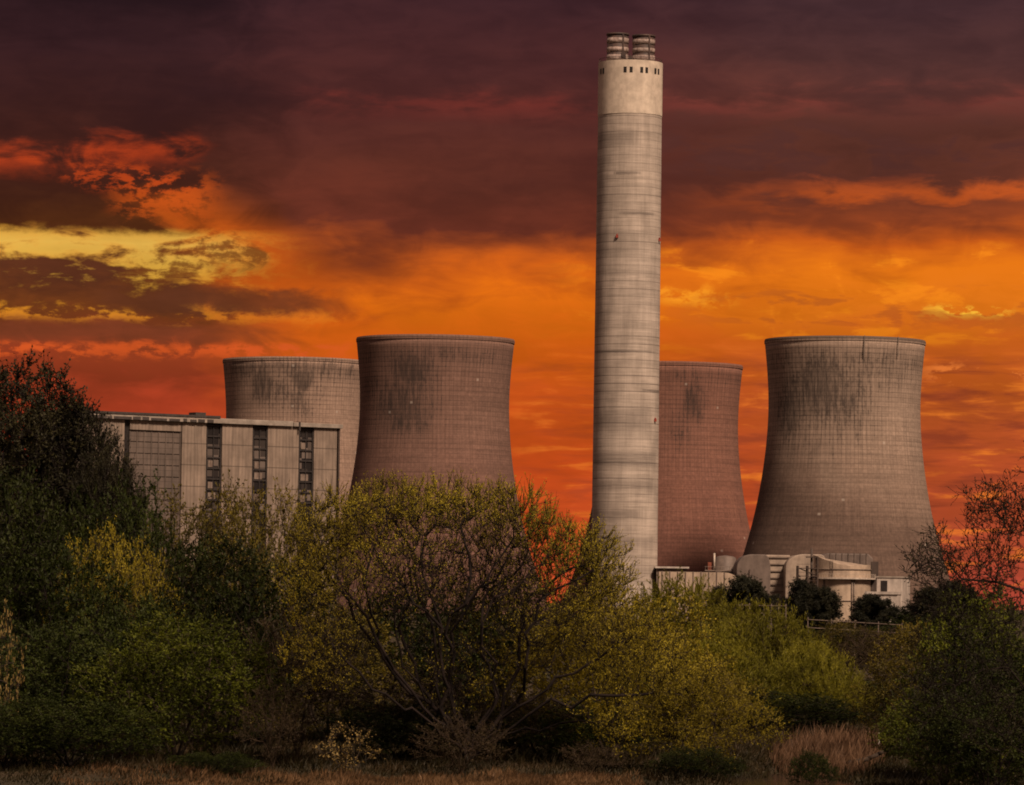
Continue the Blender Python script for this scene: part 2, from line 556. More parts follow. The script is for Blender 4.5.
M['buff'] = dirty_mat("buff_casing", (0.40, 0.315, 0.235), (0.27, 0.21, 0.16), 0.6, 0.4, 0.1)
M['white_wall'] = dirty_mat("white_render", (0.46, 0.41, 0.36), (0.33, 0.29, 0.255), 0.7)
M['pale_rail'] = flat_mat("galvanised_rail", (0.42, 0.36, 0.30), 0.6)
M['post'] = flat_mat("white_post_paint", (0.6, 0.55, 0.48), 0.6)


def window_mat():
    m, b = new_mat("grimy_glass")
    ox, oy, oz = sep(objco())
    w = white(xyz(E.m('FLOOR', ox / 2.2), E.m('FLOOR', oz / 3.3), 4.0))
    c = mix((0.018, 0.016, 0.016, 1), (0.14, 0.115, 0.10, 1), sstep(w, 0.45, 1.0))
    setc(b, c)
    b.inputs['Roughness'].default_value = 0.25
    return m


M['glass'] = window_mat()


def ground_mat():
    m, b = new_mat("rough_ground")
    o = objco()
    a = noise(o, 0.08, 6, 0.6)
    d = noise(o, 1.2, 6, 0.7)
    c = mix((0.022, 0.022, 0.009, 1), (0.055, 0.038, 0.020, 1), sstep(a, 0.35, 0.65))
    c = mixscale(c, sstep(d, 0.25, 0.75, 0.55, 1.35))
    setc(b, c)
    bump(b, d, 0.6, 0.2)
    return m


def water_mat():
    m, b = new_mat("still_brown_water")
    o = objco()
    b.inputs['Base Color'].default_value = (0.03, 0.022, 0.015, 1)
    b.inputs['Roughness'].default_value = 0.12
    b.inputs['Specular IOR Level'].default_value = 0.5
    bump(b, noise(o, 2.5, 3, 0.5), 0.06, 0.05)
    return m


def leaf_mat(name, cols, trans=0.3, clump=0.5, rough=0.6):
    """cols: dark, mid, light leaf colours; every leaf gets its own tone, clumps differ too"""
    m = bpy.data.materials.new(name)
    m.use_nodes = True
    E.nt = m.node_tree
    nt = m.node_tree
    b = nt.nodes['Principled BSDF']
    geo = nt.nodes.new('ShaderNodeNewGeometry')
    isl = E(geo.outputs['Random Per Island'])
    n = noise(objco(), clump, 3, 0.6)
    oi = nt.nodes.new('ShaderNodeObjectInfo')
    r = E(oi.outputs['Random'])
    t = isl * 0.3 + sstep(n, 0.36, 0.64) * 0.7
    c = ramp(t, [(0.0, cols[0] + (1,)), (0.5, cols[1] + (1,)), (1.0, cols[2] + (1,))])
    c = mixscale(c, sstep(r, 0, 1, 0.75, 1.25))
    setc(b, c)
    b.inputs['Roughness'].default_value = rough
    b.inputs['Specular IOR Level'].default_value = 0.2
    tr = nt.nodes.new('ShaderNodeBsdfTranslucent')
    nt.links.new(c.s, tr.inputs['Color'])
    ms = nt.nodes.new('ShaderNodeMixShader')
    ms.inputs[0].default_value = trans
    nt.links.new(b.outputs[0], ms.inputs[1])
    nt.links.new(tr.outputs[0], ms.inputs[2])
    nt.links.new(ms.outputs[0], nt.nodes['Material Output'].inputs['Surface'])
    return m


def bark_mat(name, c0, c1):
    m, b = new_mat(name)
    n = noise(objco(), 3.0, 5, 0.65)
    setc(b, mix(c0 + (1,), c1 + (1,), sstep(n, 0.35, 0.65)))
    b.inputs['Roughness'].default_value = 0.95
    return m


M['ground'] = ground_mat()
M['water'] = water_mat()
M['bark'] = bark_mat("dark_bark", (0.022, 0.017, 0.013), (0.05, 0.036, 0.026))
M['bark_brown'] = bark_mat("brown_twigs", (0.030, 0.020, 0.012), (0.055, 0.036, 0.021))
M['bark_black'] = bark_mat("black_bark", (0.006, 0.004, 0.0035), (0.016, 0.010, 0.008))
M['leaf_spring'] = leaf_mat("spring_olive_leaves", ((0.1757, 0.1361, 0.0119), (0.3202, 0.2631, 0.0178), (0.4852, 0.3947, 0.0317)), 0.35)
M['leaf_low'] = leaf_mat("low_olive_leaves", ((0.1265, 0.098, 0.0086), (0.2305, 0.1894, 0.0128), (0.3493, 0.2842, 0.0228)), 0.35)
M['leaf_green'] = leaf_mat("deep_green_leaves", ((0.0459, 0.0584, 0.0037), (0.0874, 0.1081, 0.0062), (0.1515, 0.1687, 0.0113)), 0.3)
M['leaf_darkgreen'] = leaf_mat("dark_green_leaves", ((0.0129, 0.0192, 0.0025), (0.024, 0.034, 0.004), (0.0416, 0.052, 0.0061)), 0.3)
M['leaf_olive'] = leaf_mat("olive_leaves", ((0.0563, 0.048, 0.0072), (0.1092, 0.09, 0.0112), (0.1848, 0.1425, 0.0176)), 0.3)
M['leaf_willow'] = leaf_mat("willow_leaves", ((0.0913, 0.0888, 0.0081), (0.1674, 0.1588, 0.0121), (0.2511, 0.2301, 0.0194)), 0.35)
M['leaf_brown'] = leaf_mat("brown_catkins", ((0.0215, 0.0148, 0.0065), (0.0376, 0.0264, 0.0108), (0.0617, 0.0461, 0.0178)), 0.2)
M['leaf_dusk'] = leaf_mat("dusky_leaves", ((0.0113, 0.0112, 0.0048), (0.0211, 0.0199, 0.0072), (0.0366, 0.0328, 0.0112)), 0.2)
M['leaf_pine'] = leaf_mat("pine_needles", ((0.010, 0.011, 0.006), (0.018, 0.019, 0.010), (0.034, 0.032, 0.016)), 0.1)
M['leaf_blossom'] = leaf_mat("pale_blossom", ((0.182, 0.12, 0.035), (0.338, 0.24, 0.075), (0.52, 0.396, 0.16)), 0.3)
M['dry_grass'] = leaf_mat("dry_grass", ((0.049, 0.028, 0.0126), (0.14, 0.0784, 0.035), (0.266, 0.1575, 0.077)), 0.25, 0.6)
M['reed'] = leaf_mat("dry_reeds", ((0.0589, 0.033, 0.0171), (0.1414, 0.081, 0.0456), (0.2238, 0.132, 0.0741)), 0.25, 0.5)
M['weeds'] = leaf_mat("low_weeds", ((0.0106, 0.0096, 0.0034), (0.0264, 0.0216, 0.0067), (0.0576, 0.036, 0.0154)), 0.25, 0.35)

# ------------------------------------------------------------------ terrain, water
def ss(a, b, x):
    t = np.clip((x - a) / (b - a), 0, 1)
    return t * t * (3 - 2 * t)


def gz(x, y):
    x = np.asarray(x, float)
    y = np.asarray(y, float)
    z = 4.4 * ss(60, 8, y)
    z = z + 12 * ss(-25, -120, y)  # added rise behind the camera, out of view, first put in to block the sun
    z = z + (0.10 * np.sin(x * 0.31 + y * 0.13) + 0.07 * np.sin(x * 0.11 - y * 0.23) + 0.06 * np.sin(x * 0.93 + 1.0) * np.sin(y * 0.5)) * ss(60, 130, y)
    d = ((x - (9.6 + (y - 145) * 0.03)) / 1.9) ** 2 + ((y - 139) / 14.5) ** 2
    z = z - 0.55 * np.exp(-d * d * 0.6)
    return z


xs = np.concatenate([np.linspace(-7000, -400, 18), np.linspace(-360, -60, 16), np.linspace(-52, 52, 150), np.linspace(60, 360, 16), np.linspace(400, 7000, 18)])
ys = np.concatenate([np.linspace(-500, -140, 10), np.linspace(-130, 60, 30), np.linspace(66, 126, 12), np.linspace(128, 200, 90), np.linspace(206, 700, 40), np.linspace(760, 9000, 30)])
gx, gy = np.meshgrid(xs, ys)
gzv = gz(gx, gy)
nx, ny = len(xs), len(ys)
idx = np.arange(nx * ny).reshape(ny, nx)
quads = np.stack([idx[:-1, :-1], idx[:-1, 1:], idx[1:, 1:], idx[1:, :-1]], -1).reshape(-1, 4)
g = obj_me("ground", mesh_np("ground", np.stack([gx, gy, gzv], -1).reshape(-1, 3), quads, True), M['ground'])
tag(g, "rough dark grassy ground with a low bank", kind='structure')

wv = [(9.6 + 3.0 * math.cos(t), 139 + 17 * math.sin(t), -0.14) for t in np.linspace(0, 2 * math.pi, 40, endpoint=False)]
wb = MB()
wb.bm.faces.new([wb.bm.verts.new(p) for p in wv])
tag(wb.build("stream_water", M['water']), "still brown water of a narrow stream", kind='structure')

# ------------------------------------------------------------------ cooling towers
PROF = [(0, 54.0), (6, 51.2), (14, 47.8), (24, 44.3), (34, 41.2), (44, 38.6), (54, 36.6), (64, 35.0), (74, 33.9), (82, 33.4), (90, 33.3), (98, 33.7), (106, 34.4), (112, 35.1), (115, 35.4)]


def cooling_tower(px, ytop, D, mat, label, zrot=0.0):
    p = P(px, ytop, D)
    base = P(px, HORIZON + 14, D)
    h = p.z
    s = h / 115.0
    sr = s * 0.94
    # the axis is vertical: take the position under the visible top
    root = empty("cooling_tower", (p.x, D, 0))
    tag(root, label, "cooling tower", "hyperbolic concrete cooling towers of the power station")
    sm = MB()
    zs = np.linspace(0, 113.2, 46)
    rs = np.interp(zs, [q[0] for q in PROF], [q[1] for q in PROF])
    k = np.convolve(np.pad(rs, 2, mode='edge'), np.ones(5) / 5, mode='valid')
    rs[2:-2] = k[2:-2]
    prof = [(r * sr, z * s) for r, z in zip(rs, zs)]
    inner = [((r - 0.9) * sr, z * s) for r, z in zip(rs, zs)][::-1]
    sm.lathe(prof + inner, 128)
    sm.build("shell", mat, root)
    rm = MB()
    r1, z0 = rs[-1] * sr, 113.2 * s
    rm.lathe([(r1 - 1.0, z0 + .01), (r1 + 0.25, z0 + .01), (r1 + 0.3, z0 + 1.1 * s), (r1 + 0.05, z0 + 1.8 * s), (r1 - 1.0, z0 + 1.8 * s), (r1 - 1.0, z0 + .01)], 128, smooth=False)
    rm.build("rim", mat, root)
    return root, s, r1, z0


TW = 1870.0
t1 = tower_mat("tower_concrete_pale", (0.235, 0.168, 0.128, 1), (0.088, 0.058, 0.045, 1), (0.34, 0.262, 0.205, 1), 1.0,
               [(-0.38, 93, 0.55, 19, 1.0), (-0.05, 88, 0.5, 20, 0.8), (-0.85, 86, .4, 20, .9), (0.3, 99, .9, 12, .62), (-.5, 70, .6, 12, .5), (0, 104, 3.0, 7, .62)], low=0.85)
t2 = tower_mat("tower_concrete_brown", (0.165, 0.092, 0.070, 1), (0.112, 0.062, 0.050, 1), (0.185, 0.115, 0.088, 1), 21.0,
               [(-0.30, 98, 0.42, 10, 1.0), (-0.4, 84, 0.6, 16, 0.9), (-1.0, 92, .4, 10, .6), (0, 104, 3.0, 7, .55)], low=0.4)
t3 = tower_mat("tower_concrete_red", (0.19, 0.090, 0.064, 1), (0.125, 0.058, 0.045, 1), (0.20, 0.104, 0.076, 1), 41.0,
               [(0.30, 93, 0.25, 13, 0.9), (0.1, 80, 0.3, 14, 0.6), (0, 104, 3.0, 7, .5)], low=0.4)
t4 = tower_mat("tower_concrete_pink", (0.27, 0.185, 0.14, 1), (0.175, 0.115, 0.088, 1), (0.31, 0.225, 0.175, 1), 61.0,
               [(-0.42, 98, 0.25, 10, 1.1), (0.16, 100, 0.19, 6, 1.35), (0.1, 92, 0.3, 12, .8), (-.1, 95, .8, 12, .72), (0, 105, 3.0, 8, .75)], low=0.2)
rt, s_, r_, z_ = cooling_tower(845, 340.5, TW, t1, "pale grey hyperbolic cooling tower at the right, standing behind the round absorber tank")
for a in (0.16, 0.62):
    q = MB()
    rr = r_ + 0.65
    q.box(rr * math.sin(a) - .16, rr * math.sin(a) + .16, -rr * math.cos(a) - .15, -rr * math.cos(a) + .15, z_ - 6 * s_, z_ + 2.0 * s_)
    q.build("lightning_rod", M['steel'], rt)
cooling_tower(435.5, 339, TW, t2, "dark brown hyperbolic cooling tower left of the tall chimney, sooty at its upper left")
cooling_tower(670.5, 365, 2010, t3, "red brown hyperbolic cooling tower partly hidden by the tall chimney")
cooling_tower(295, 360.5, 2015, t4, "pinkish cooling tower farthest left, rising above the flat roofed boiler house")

# ------------------------------------------------------------------ chimney
DC = 1340.0
ptop = P(630.6, 63.5, DC)
pbot = P(623.8, 585, DC)
mpp = DC / F
root = empty("chimney", (ptop.x, DC, 0))
tag(root, "very tall round concrete chimney with a pale painted top and two steel flues", "chimney")
zt = ptop.z
zb = P(630, 115.5, DC).z
rt_ = 32.0 * mpp
rb_ = 33.3 * mpp
sh = MB()
sh.lathe([(rb_ + (rt_ - rb_) * t, zb * t) for t in np.linspace(0, 1, 30)], 96)
sh.build("shaft", M['chimney'], root)
cp = MB()
cp.lathe([(rt_ - 0.2, zb - .3), (rt_ + 0.12, zb - .3), (rt_ + 0.12, zt), (rt_ - 0.5, zt), (rt_ - 0.5, zt - 1.0), (0.2, zt - 1.0)], 96, smooth=False)
for p_ in cp.bm.faces: p_.smooth = True
cap = cp.build("painted_cap", M['cap_white'], root)
es = cap.modifiers.new("split", 'EDGE_SPLIT')
es.split_angle = R(40)
for th_px in (600.8, 603.2, 624.3, 630.2, 640.6, 645.6, 654.4, 657.6):
    t = math.asin(max(-.97, min(.97, (th_px - 630.4) / 32.0)))
    zc = P(630, 73.4, DC).z
    q = MB()
    # small slot window set in the cap, tangent to the wall
    ux, uy = math.cos(t), math.sin(t)
    nx_, ny_ = math.sin(t), -math.cos(t)
    wdt, hh = 0.47, 0.9
    c0 = Vector((nx_ * (rt_ + .12), ny_ * (rt_ + .12), zc))
    vs = []
    for dn in (-0.3, 0.06):
        for a, b in ((-1, -1), (1, -1), (1, 1), (-1, 1)):
            vs.append(q.bm.verts.new(c0 + Vector((ux * a * wdt + nx_ * dn, uy * a * wdt + ny_ * dn, b * hh))))
    for f in ((0, 1, 2, 3), (4, 5, 6, 7), (0, 1, 5, 4), (1, 2, 6, 5), (2, 3, 7, 6), (3, 0, 4, 7)):
        q.bm.faces.new([vs[i] for i in f])
    q.build("window", M['dark'], root)
for (fx, yt, r) in ((617.3, 34.5, 10.6), (643.4, 36.3, 11.0)):
    cx = (fx - 630.6) * mpp
    ztop = P(fx, yt, DC).z
    rr = r * mpp
    cyy = -1.2
    q = MB()
    q.lathe([(rr, zt - .9), (rr, ztop), (rr - .25, ztop), (rr - .25, zt - .9)], 40, cx, cyy)
    fl = q.build("flue", M['flue_dark'], root)
    hgt = ztop - zt
    for k0, k1 in ((0.04, 0.26), (0.36, 0.52), (0.66, 0.84)):
        q = MB()
        za, zb2 = zt + hgt * k0, zt + hgt * k1
        q.lathe([(rr - .1, za), (rr + .14, za), (rr + .14, zb2), (rr - .1, zb2)], 40, cx, cyy)
        q.build("band", M['flue_pale'], fl)
    q = MB()
    q.lathe([(rr - .1, ztop - .5), (rr + .25, ztop - .5), (rr + .25, ztop + .1), (rr - .3, ztop + .1)], 40, cx, cyy)
    q.build("collar", M['flue_dark'], fl)
    q = MB()
    q.box(cx + rr * .42, cx + rr * .42 + .5, cyy - rr * .98, cyy - rr * .7, zt, ztop - .3)
    q.build("ladder", M['flue_dark'], fl)
# maintenance gear on the rim
q = MB()
for i in range(48):
    a = 2 * math.pi * i / 48
    q.bar(((rt_ - .2) * math.sin(a), -(rt_ - .2) * math.cos(a), zt), ((rt_ - .2) * math.sin(a), -(rt_ - .2) * math.cos(a), zt + 1.1), 0.06, 4)
q.lathe([(rt_ - .25, zt + 1.05), (rt_ - .13, zt + 1.05), (rt_ - .13, zt + 1.17), (rt_ - .25, zt + 1.17), (rt_ - .25, zt + 1.05)], 48)
q.build("railing", M['flue_dark'], root)
for (bx, w_, hh) in ((622.5, 2.6, 3.2), (629.5, 2.2, 2.2)):
    q = MB()
    X0 = (bx - 630.6) * mpp
    q.box(X0 - w_ / 2 * .6, X0 + w_ / 2 * .6, -rt_ + .9, -rt_ + 2.4, zt - .9, zt - .9 + hh)
    q.bar((X0, -rt_ + 1.5, zt), (X0, -rt_ + 1.5, zt + hh), .12, 5)
    q.build("hoist", M['flue_dark'], root)
for (lx, ly) in ((616.5, 239), (658.3, 241), (653.8, 421)):
    q = MB()
    zz = P(lx, ly, DC).z
    f_ = zz / zb
    r0 = rb_ + (rt_ - rb_) * f_
    axis = 630.6
    off = (lx - (axis - (ly - 61) * 0.0131)) * mpp
    t = math.asin(max(-.985, min(.985, off / r0)))
    c_ = Vector((math.sin(t) * (r0 + .3), -math.cos(t) * (r0 + .3), zz))
    q.box(c_.x - .38, c_.x + .38, c_.y - .3, c_.y + .3, zz - .4, zz + .4)
    q.bar((c_.x, c_.y, zz + .4), (c_.x, c_.y, zz + .8), .22, 8)
    q.build("warning_light", M['red'], root)

# ------------------------------------------------------------------ boiler house
B0 = P(78, 470, 1300.0)
B1 = P(338.5, 470, 1356.0)
ax = Vector((B1.x - B0.x, B1.y - B0.y, 0))
LEN = ax.length
ax.normalize()
root = empty("boiler_house", (B0.x, B0.y, 0), math.atan2(ax.y, ax.x))
tag(root, "long flat roofed concrete boiler house with dark vertical window strips, left of the cooling towers", "building")


def fx(cx):
    """crop column -> distance along the facade"""
    d = cam_rot.to_3x3() @ Vector(((80 + cx * .293 - W / 2) / F, -(470 - H / 2) / F, -1))
    # intersect with facade line in plan
    A = np.array([[d.x, -ax.x], [d.y, -ax.y]])
    t = np.linalg.solve(A, np.array([B0.x - CAM.x, B0.y - CAM.y]))
    return float(t[1])


def fz(cx, cy):
    d = cam_rot.to_3x3() @ Vector(((80 + cx * .293 - W / 2) / F, -(320 + cy * .293 - H / 2) / F, -1))
    A = np.array([[d.x, -ax.x], [d.y, -ax.y]])
    t = np.linalg.solve(A, np.array([B0.x - CAM.x, B0.y - CAM.y]))
    return CAM.z + float(t[0]) * d.z


ZT = fz(440, 352)
q = MB()
q.box(0.2, LEN - .2, 1.2, 24, 0, ZT - .3)
q.build("wall", M['louvre'], root)
for a, b in ((-12, 150), (347, 430), (484, 588), (640, 746), (798, 876)):
    q = MB()
    q.box(fx(a), fx(b), 0, 1.6, 0, ZT)
    q.build("wall_panel", M['panel'], root, 0.15)
q = MB()
q.box(fx(170), fx(345), 0.15, 1.6, fz(250, 377), ZT)
q.build("wall_panel", M['panel'], root, 0.1)
q = MB()
n = 16
za, zb3 = 0, fz(250, 379)
for i in range(n):
    z0 = za + (zb3 - za) * i / n
    q.box(fx(172), fx(344), .75, 1.18, z0 + .25, z0 + (zb3 - za) / n)
for k_ in range(8):
    xx = fx(172) + (fx(344) - fx(172)) * k_ / 7
    q.box(xx - .16, xx + .16, .6, 1.19, 0, zb3)
q.build("louvre_screen", M['louvre'], root)
q = MB()
q.box(fx(152), fx(169), .9, 1.15, 0, ZT)
q.build("recess", M['dark'], root)
q = MB()
q.box(fx(879), fx(884), -.3, 1.2, 0, ZT)
q.build("corner_post", M['steel_dark'], root)
for a, b in ((432, 482), (590, 640), (748, 797)):
    xa, xb = fx(a) + .02, fx(b) - .02
    q = MB()
    q.box(xa, xa + .35, .3, 1.18, 0, ZT - .1)
    q.box(xb - .35, xb, .3, 1.18, 0, ZT - .1)
    nn = 19
    for i in range(nn + 1):
        z0 = ZT - .9 - i * 3.3
        if z0 > 0: q.box(xa + .36, xb - .36, .4, 1.17, z0, z0 + .45)
    q.box((xa + xb) / 2 - .12, (xa + xb) / 2 + .12, .45, 1.16, 0, ZT - 1)
    wn = q.build("window", M['frame_dark'], root)
    q = MB()
    q.box(xa + .37, xb - .37, .8, 1.1, 0, ZT - 1)
    q.build("glass", M['glass'], wn)
    # pale sheets standing in for glints of light on some panes
    for (r0, wd) in ((rnd.choice((2, 4)), .45), (5 if a > 500 else 7, .8), (7 if a > 500 else 6, .55)):
        q = MB()
        z0 = ZT - .9 - r0 * 3.3
        q.box(xa + .9, xa + .9 + (xb - xa - 1.8) * wd, .55, .7, z0 + .6, z0 + 2.6)
        q.build("glint_sheet", M['steel'], wn)
q = MB()
q.box(-2, fx(720), -1.0, 25, ZT + .02, ZT + 1.6)
q.box(fx(722), LEN + .8, -1.0, 25, ZT + .02, ZT + 1.3)
q.build("roof", M['roof_pale'], root, .1)
q = MB()
q.box(-2.2, fx(470), -1.25, 25.2, ZT + 1.62, ZT + 2.3)
xx = fx(20)
while xx < fx(440):
    ln_ = rnd.uniform(1.2, 7.0)
    q.box(xx, xx + ln_, -1.2, -1.01, ZT + .12, ZT + rnd.uniform(.8, 1.1))
    xx += ln_ + rnd.uniform(.4, 1.3)
q.box(fx(738), fx(743), -1.3, -1.02, ZT - 1.2, ZT + 1.5)
q.box(fx(415), fx(450), 4, 8, ZT + 2.3, ZT + 3.4)
q.build("roof_edging", M['roof_dark'], root)

# ------------------------------------------------------------------ plant in front of the right-hand towers
def c6(cx, cy, D):
    return P(640 + cx * .293, 540 + cy * .293, D)


GP = "pipes and vessels of the gas cleaning plant"
# long low barrel-topped duct
D = 1310.0
m_ = D / F
L_, R_ = c6(62, 150, D).x, c6(352, 150, D).x
zt_ = c6(200, 110, D).z
root = empty("gas_duct", ((L_ + R_) / 2, D, 0))
tag(root, "long low buff duct with a rounded end beside the foot of the chimney", "duct", GP)
q = MB()
hw = (R_ - L_) / 2
r = 6.0
pts = [(-hw, 0)]
for i in range(13):
    a = math.pi - math.pi / 2 * i / 12
    if i == 0: pts.append((-hw, zt_))
for i in range(10):
    a = math.pi / 2 * (1 - i / 9)
    pts.append((hw - r + r * math.cos(a), zt_ - r + r * math.sin(a)))
pts.append((hw, 0))
q.prism(pts, 'y', -6, 6)
q.build("casing", M['buff'], root)
q = MB()
for i in range(9):
    x0 = -hw + 1 + i * (2 * hw - r - 1) / 8
    q.box(x0 - .15, x0 + .15, -6.25, 6.2, 0, zt_ + .15)
q.build("stiffeners", M['steel'], root)
# flat roofed low building
D = 1335.0
a, b = c6(50, 95, D), c6(166, 95, D)
root = empty("switch_house", ((a.x + b.x) / 2, D, 0))
tag(root, "low flat roofed service building peeping over the buff duct beside the chimney", "building")
hw = (b.x - a.x) / 2
q = MB(); q.box(-hw + .5, hw - .5, -3, 6, 0, c6(100, 97, D).z); q.build("wall", M['steel'], root)
q = MB(); q.box(-hw, hw, -4, 7, c6(100, 97, D).z + .02, c6(100, 91, D).z); q.build("roof", M['white_wall'], root)
# drum with platform
D = 1345.0
a, b = c6(258, 60, D), c6(330, 60, D)
r = (b.x - a.x) / 2
root = empty("storage_drum", ((a.x + b.x) / 2, D + r, 0))
tag(root, "small dark grey upright drum above a railed platform", "drum", GP)
q = MB(); q.lathe([(r, 0), (r, a.z), (r * .7, a.z + .5), (0.05, a.z + .8)], 40); q.build("shell", M['grey_duct'], root)
q = MB()
zp = c6(290, 103, D).z
xl, xr = c6(220, 100, D).x - root.location.x, c6(352, 100, D).x - root.location.x
q.box(xl, xr, -r - 2.5, -r - .1, zp - .35, zp)
for i in range(15):
    xx = xl + .2 + (xr - xl - .4) * i / 14
    q.bar((xx, -r - 2.4, zp), (xx, -r - 2.4, zp + 1.1), .06, 4)
q.box(xl, xr, -r - 2.45, -r - 2.35, zp + 1.0, zp + 1.12)
for xx in (xl + .6, (xl + xr) / 2, xr - .6): q.bar((xx, -r - 2, 0), (xx, -r - 2, zp - .3), .2, 6)
q.build("platform", M['steel'], root)
q = MB()
xx = c6(253, 70, D).x - root.location.x
q.bar((xx, -r - 1.5, zp), (xx, -r - 1.5, c6(253, 45, D).z), .3, 8)
q.build("vent_pipe", M['pale_rail'], root)
q = MB()
xx = c6(237, 78, D).x - root.location.x
q.box(xx - .55, xx + .55, -r - 2, -r - .8, zp + .02, zp + 2.4)
q.build("valve_box", M['rust'], root)


# grey barrel-vaulted casing, ribbed throat, pale casing
def vault(name, lab, cxa, cxb, top, shoulder, D, depth, mat, left_round=True, right_round=True):
    a, b = c6(cxa, 60, D), c6(cxb, 60, D)
    root = empty(name, ((a.x + b.x) / 2, D, 0))
    tag(root, lab, "duct", GP)
    hw = (b.x - a.x) / 2
    zt = c6(400, top, D).z
    zs_ = c6(400, shoulder, D).z
    pts = [(-hw, 0)]
    if left_round:
        for i in range(13):
            t = math.pi - (math.pi / 2) * i / 12
            pts.append((hw * .9 * math.cos(t) - hw * .1, zs_ + (zt - zs_) * math.sin(t)))
    else:
        pts.append((-hw, zt))
    if right_round:
        for i in range(13):
            t = math.pi / 2 * (1 - i / 12)
            pts.append((hw * .35 * math.cos(t) + hw * .65, zs_ + (zt - zs_) * math.sin(t)))
    else:
        pts.append((hw, zt))
    pts.append((hw, 0))
    q = MB()
    q.prism(pts, 'y', 0, depth)
    q.build("casing", mat, root, .25)
    return root, hw, zt, zs_


rt, hw, zt2, zs2 = vault("absorber_casing", "grey humped casing rounded at its left, left of the ribbed pale duct", 330, 446, 49, 100, 1322.0, 22, M['grey_duct'])
q = MB()
q.bar((-hw * .2, -.4, 0), (-hw * .2, -.4, zs2), .3, 8)
q.build("downpipe", M['steel_dark'], rt)
# ribbed duct between, with waisted sides
D = 1330.0
a, b = c6(428, 60, D), c6(512, 60, D)
root = empty("ribbed_duct", ((a.x + b.x) / 2, D, 0))
tag(root, "pale ribbed duct squeezed between the grey humped casing and the pale rounded casing", "duct", GP)
hw = (b.x - a.x) / 2
q = MB(); q.box(-hw, hw, 0, 20, 0, c6(470, 51, D).z); q.build("casing", M['pale_duct'], root, .2)
q = MB()
zt2 = c6(470, 51, D).z
for i in range(9):
    z0 = zt2 - .6 - i * 2.1
    q.box(-hw - .1, hw + .1, -.45, -.02, z0 - .35, z0)
q.build("ribs", M['steel'], root)
vault("absorber_casing", "pale rounded casing behind the steel scaffold stair, left of the big round tank", 497, 640, 46, 92, 1320.0, 24, M['pale_duct'])
# grey hood behind the big tank
D = 1332.0
a, b = c6(606, 50, D), c6(796, 50, D)
root = empty("duct_hood", ((a.x + b.x) / 2, D, 0))
tag(root, "broad grey flat topped hood rising behind the big round tank", "duct", GP)
hw = (b.x - a.x) / 2
zt2 = c6(700, 46, D).z
q = MB()
q.prism([(-hw, 0), (-hw, zt2 - 1.5), (-hw + 3, zt2), (hw - 1.5, zt2), (hw, zt2 - 1.5), (hw, 0)], 'y', 0, 26)
q.build("casing", M['grey_duct'], root, .3)
q = MB()
for i in range(7):
    x0 = -hw + 4 + i * (2 * hw - 6) / 6
    q.box(x0 - .15, x0 + .15, -.3, 26, 6, zt2 + .1)
q.build("stiffeners", M['grey_duct'], root)
# big round tank with a swooping top edge
D = 1300.0
a, b = c6(598, 100, D), c6(796, 100, D)
r = (b.x - a.x) / 2
root = empty("absorber_tank", ((a.x + b.x) / 2, D + r, 0))
tag(root, "big round pale tank with a swooping sloped top and a walkway round it", "tank", GP)
q = MB()
n = 96
zl, zh = c6(740, 89, D).z, c6(610, 50, D).z
bot, top_, topi = [], [], []
for i in range(n):
    t = 2 * math.pi * i / n
    sx = math.sin(t)
    k_ = min(1.0, max(0.0, (0.25 - sx) / 1.25))
    z0 = zl + (zh - zl) * (k_ ** 1.7) + 0.5 * max(0, sx)
    bot.append(q.bm.verts.new((r * sx, -r * math.cos(t), 0)))
    top_.append(q.bm.verts.new((r * sx, -r * math.cos(t), z0)))
    topi.append(q.bm.verts.new(((r - .6) * sx, -(r - .6) * math.cos(t), z0)))
for i in range(n):
    j = (i + 1) % n
    q.bm.faces.new((bot[i], bot[j], top_[j], top_[i])).smooth = True
    q.bm.faces.new((top_[i], top_[j], topi[j], topi[i]))
q.bm.faces.new(topi)
tk = q.build("shell", M['buff'], root)
tk.modifiers.new("split", 'EDGE_SPLIT').split_angle = R(40)
q = MB()
zw = c6(700, 128, D).z
q.lathe([(r + .02, zw - .5), (r + 1.5, zw - .5), (r + 1.5, zw), (r + .02, zw)], 72, smooth=False)
q.lathe([(r + 1.42, zw + 1.0), (r + 1.5, zw + 1.0), (r + 1.5, zw + 1.1), (r + 1.42, zw + 1.1), (r + 1.42, zw + 1.0)], 72)
for i in range(72):
    t = 2 * math.pi * i / 72
    q.bar(((r + 1.45) * math.sin(t), -(r + 1.45) * math.cos(t), zw), ((r + 1.45) * math.sin(t), -(r + 1.45) * math.cos(t), zw + 1.05), .05, 4)
q.build("walkway", M['pale_rail'], root)
q = MB()
t = math.asin((725 - 697) / 99)
q.bar((r * math.sin(t), -r * math.cos(t) - .05, 0), (r * math.sin(t), -r * math.cos(t) - .05, zw - .6), .14, 6)
q.build("seam_pipe", M['steel'], root)
for z0 in (7.0, zl - 1.2):
    q = MB()
    q.lathe([(r + .01, z0), (r + .2, z0), (r + .2, z0 + .35), (r + .01, z0 + .35)], 72)
    q.build("hoop", M['steel'], root)
q = MB()
t = math.asin((655 - 697) / 99)
for o_ in (-.3, .3):
    q.bar((r * math.sin(t) + o_, -r * math.cos(t) - .25, zw + .02), (r * math.sin(t) + o_, -r * math.cos(t) - .25, zl + 3.0), .07, 4)
for i in range(16):
    z0 = zw + .4 + i * .55
    if z0 < zl + 2.8: q.box(r * math.sin(t) - .3, r * math.sin(t) + .3, -r * math.cos(t) - .28, -r * math.cos(t) - .22, z0, z0 + .07)
q.build("ladder", M['steel_dark'], root)
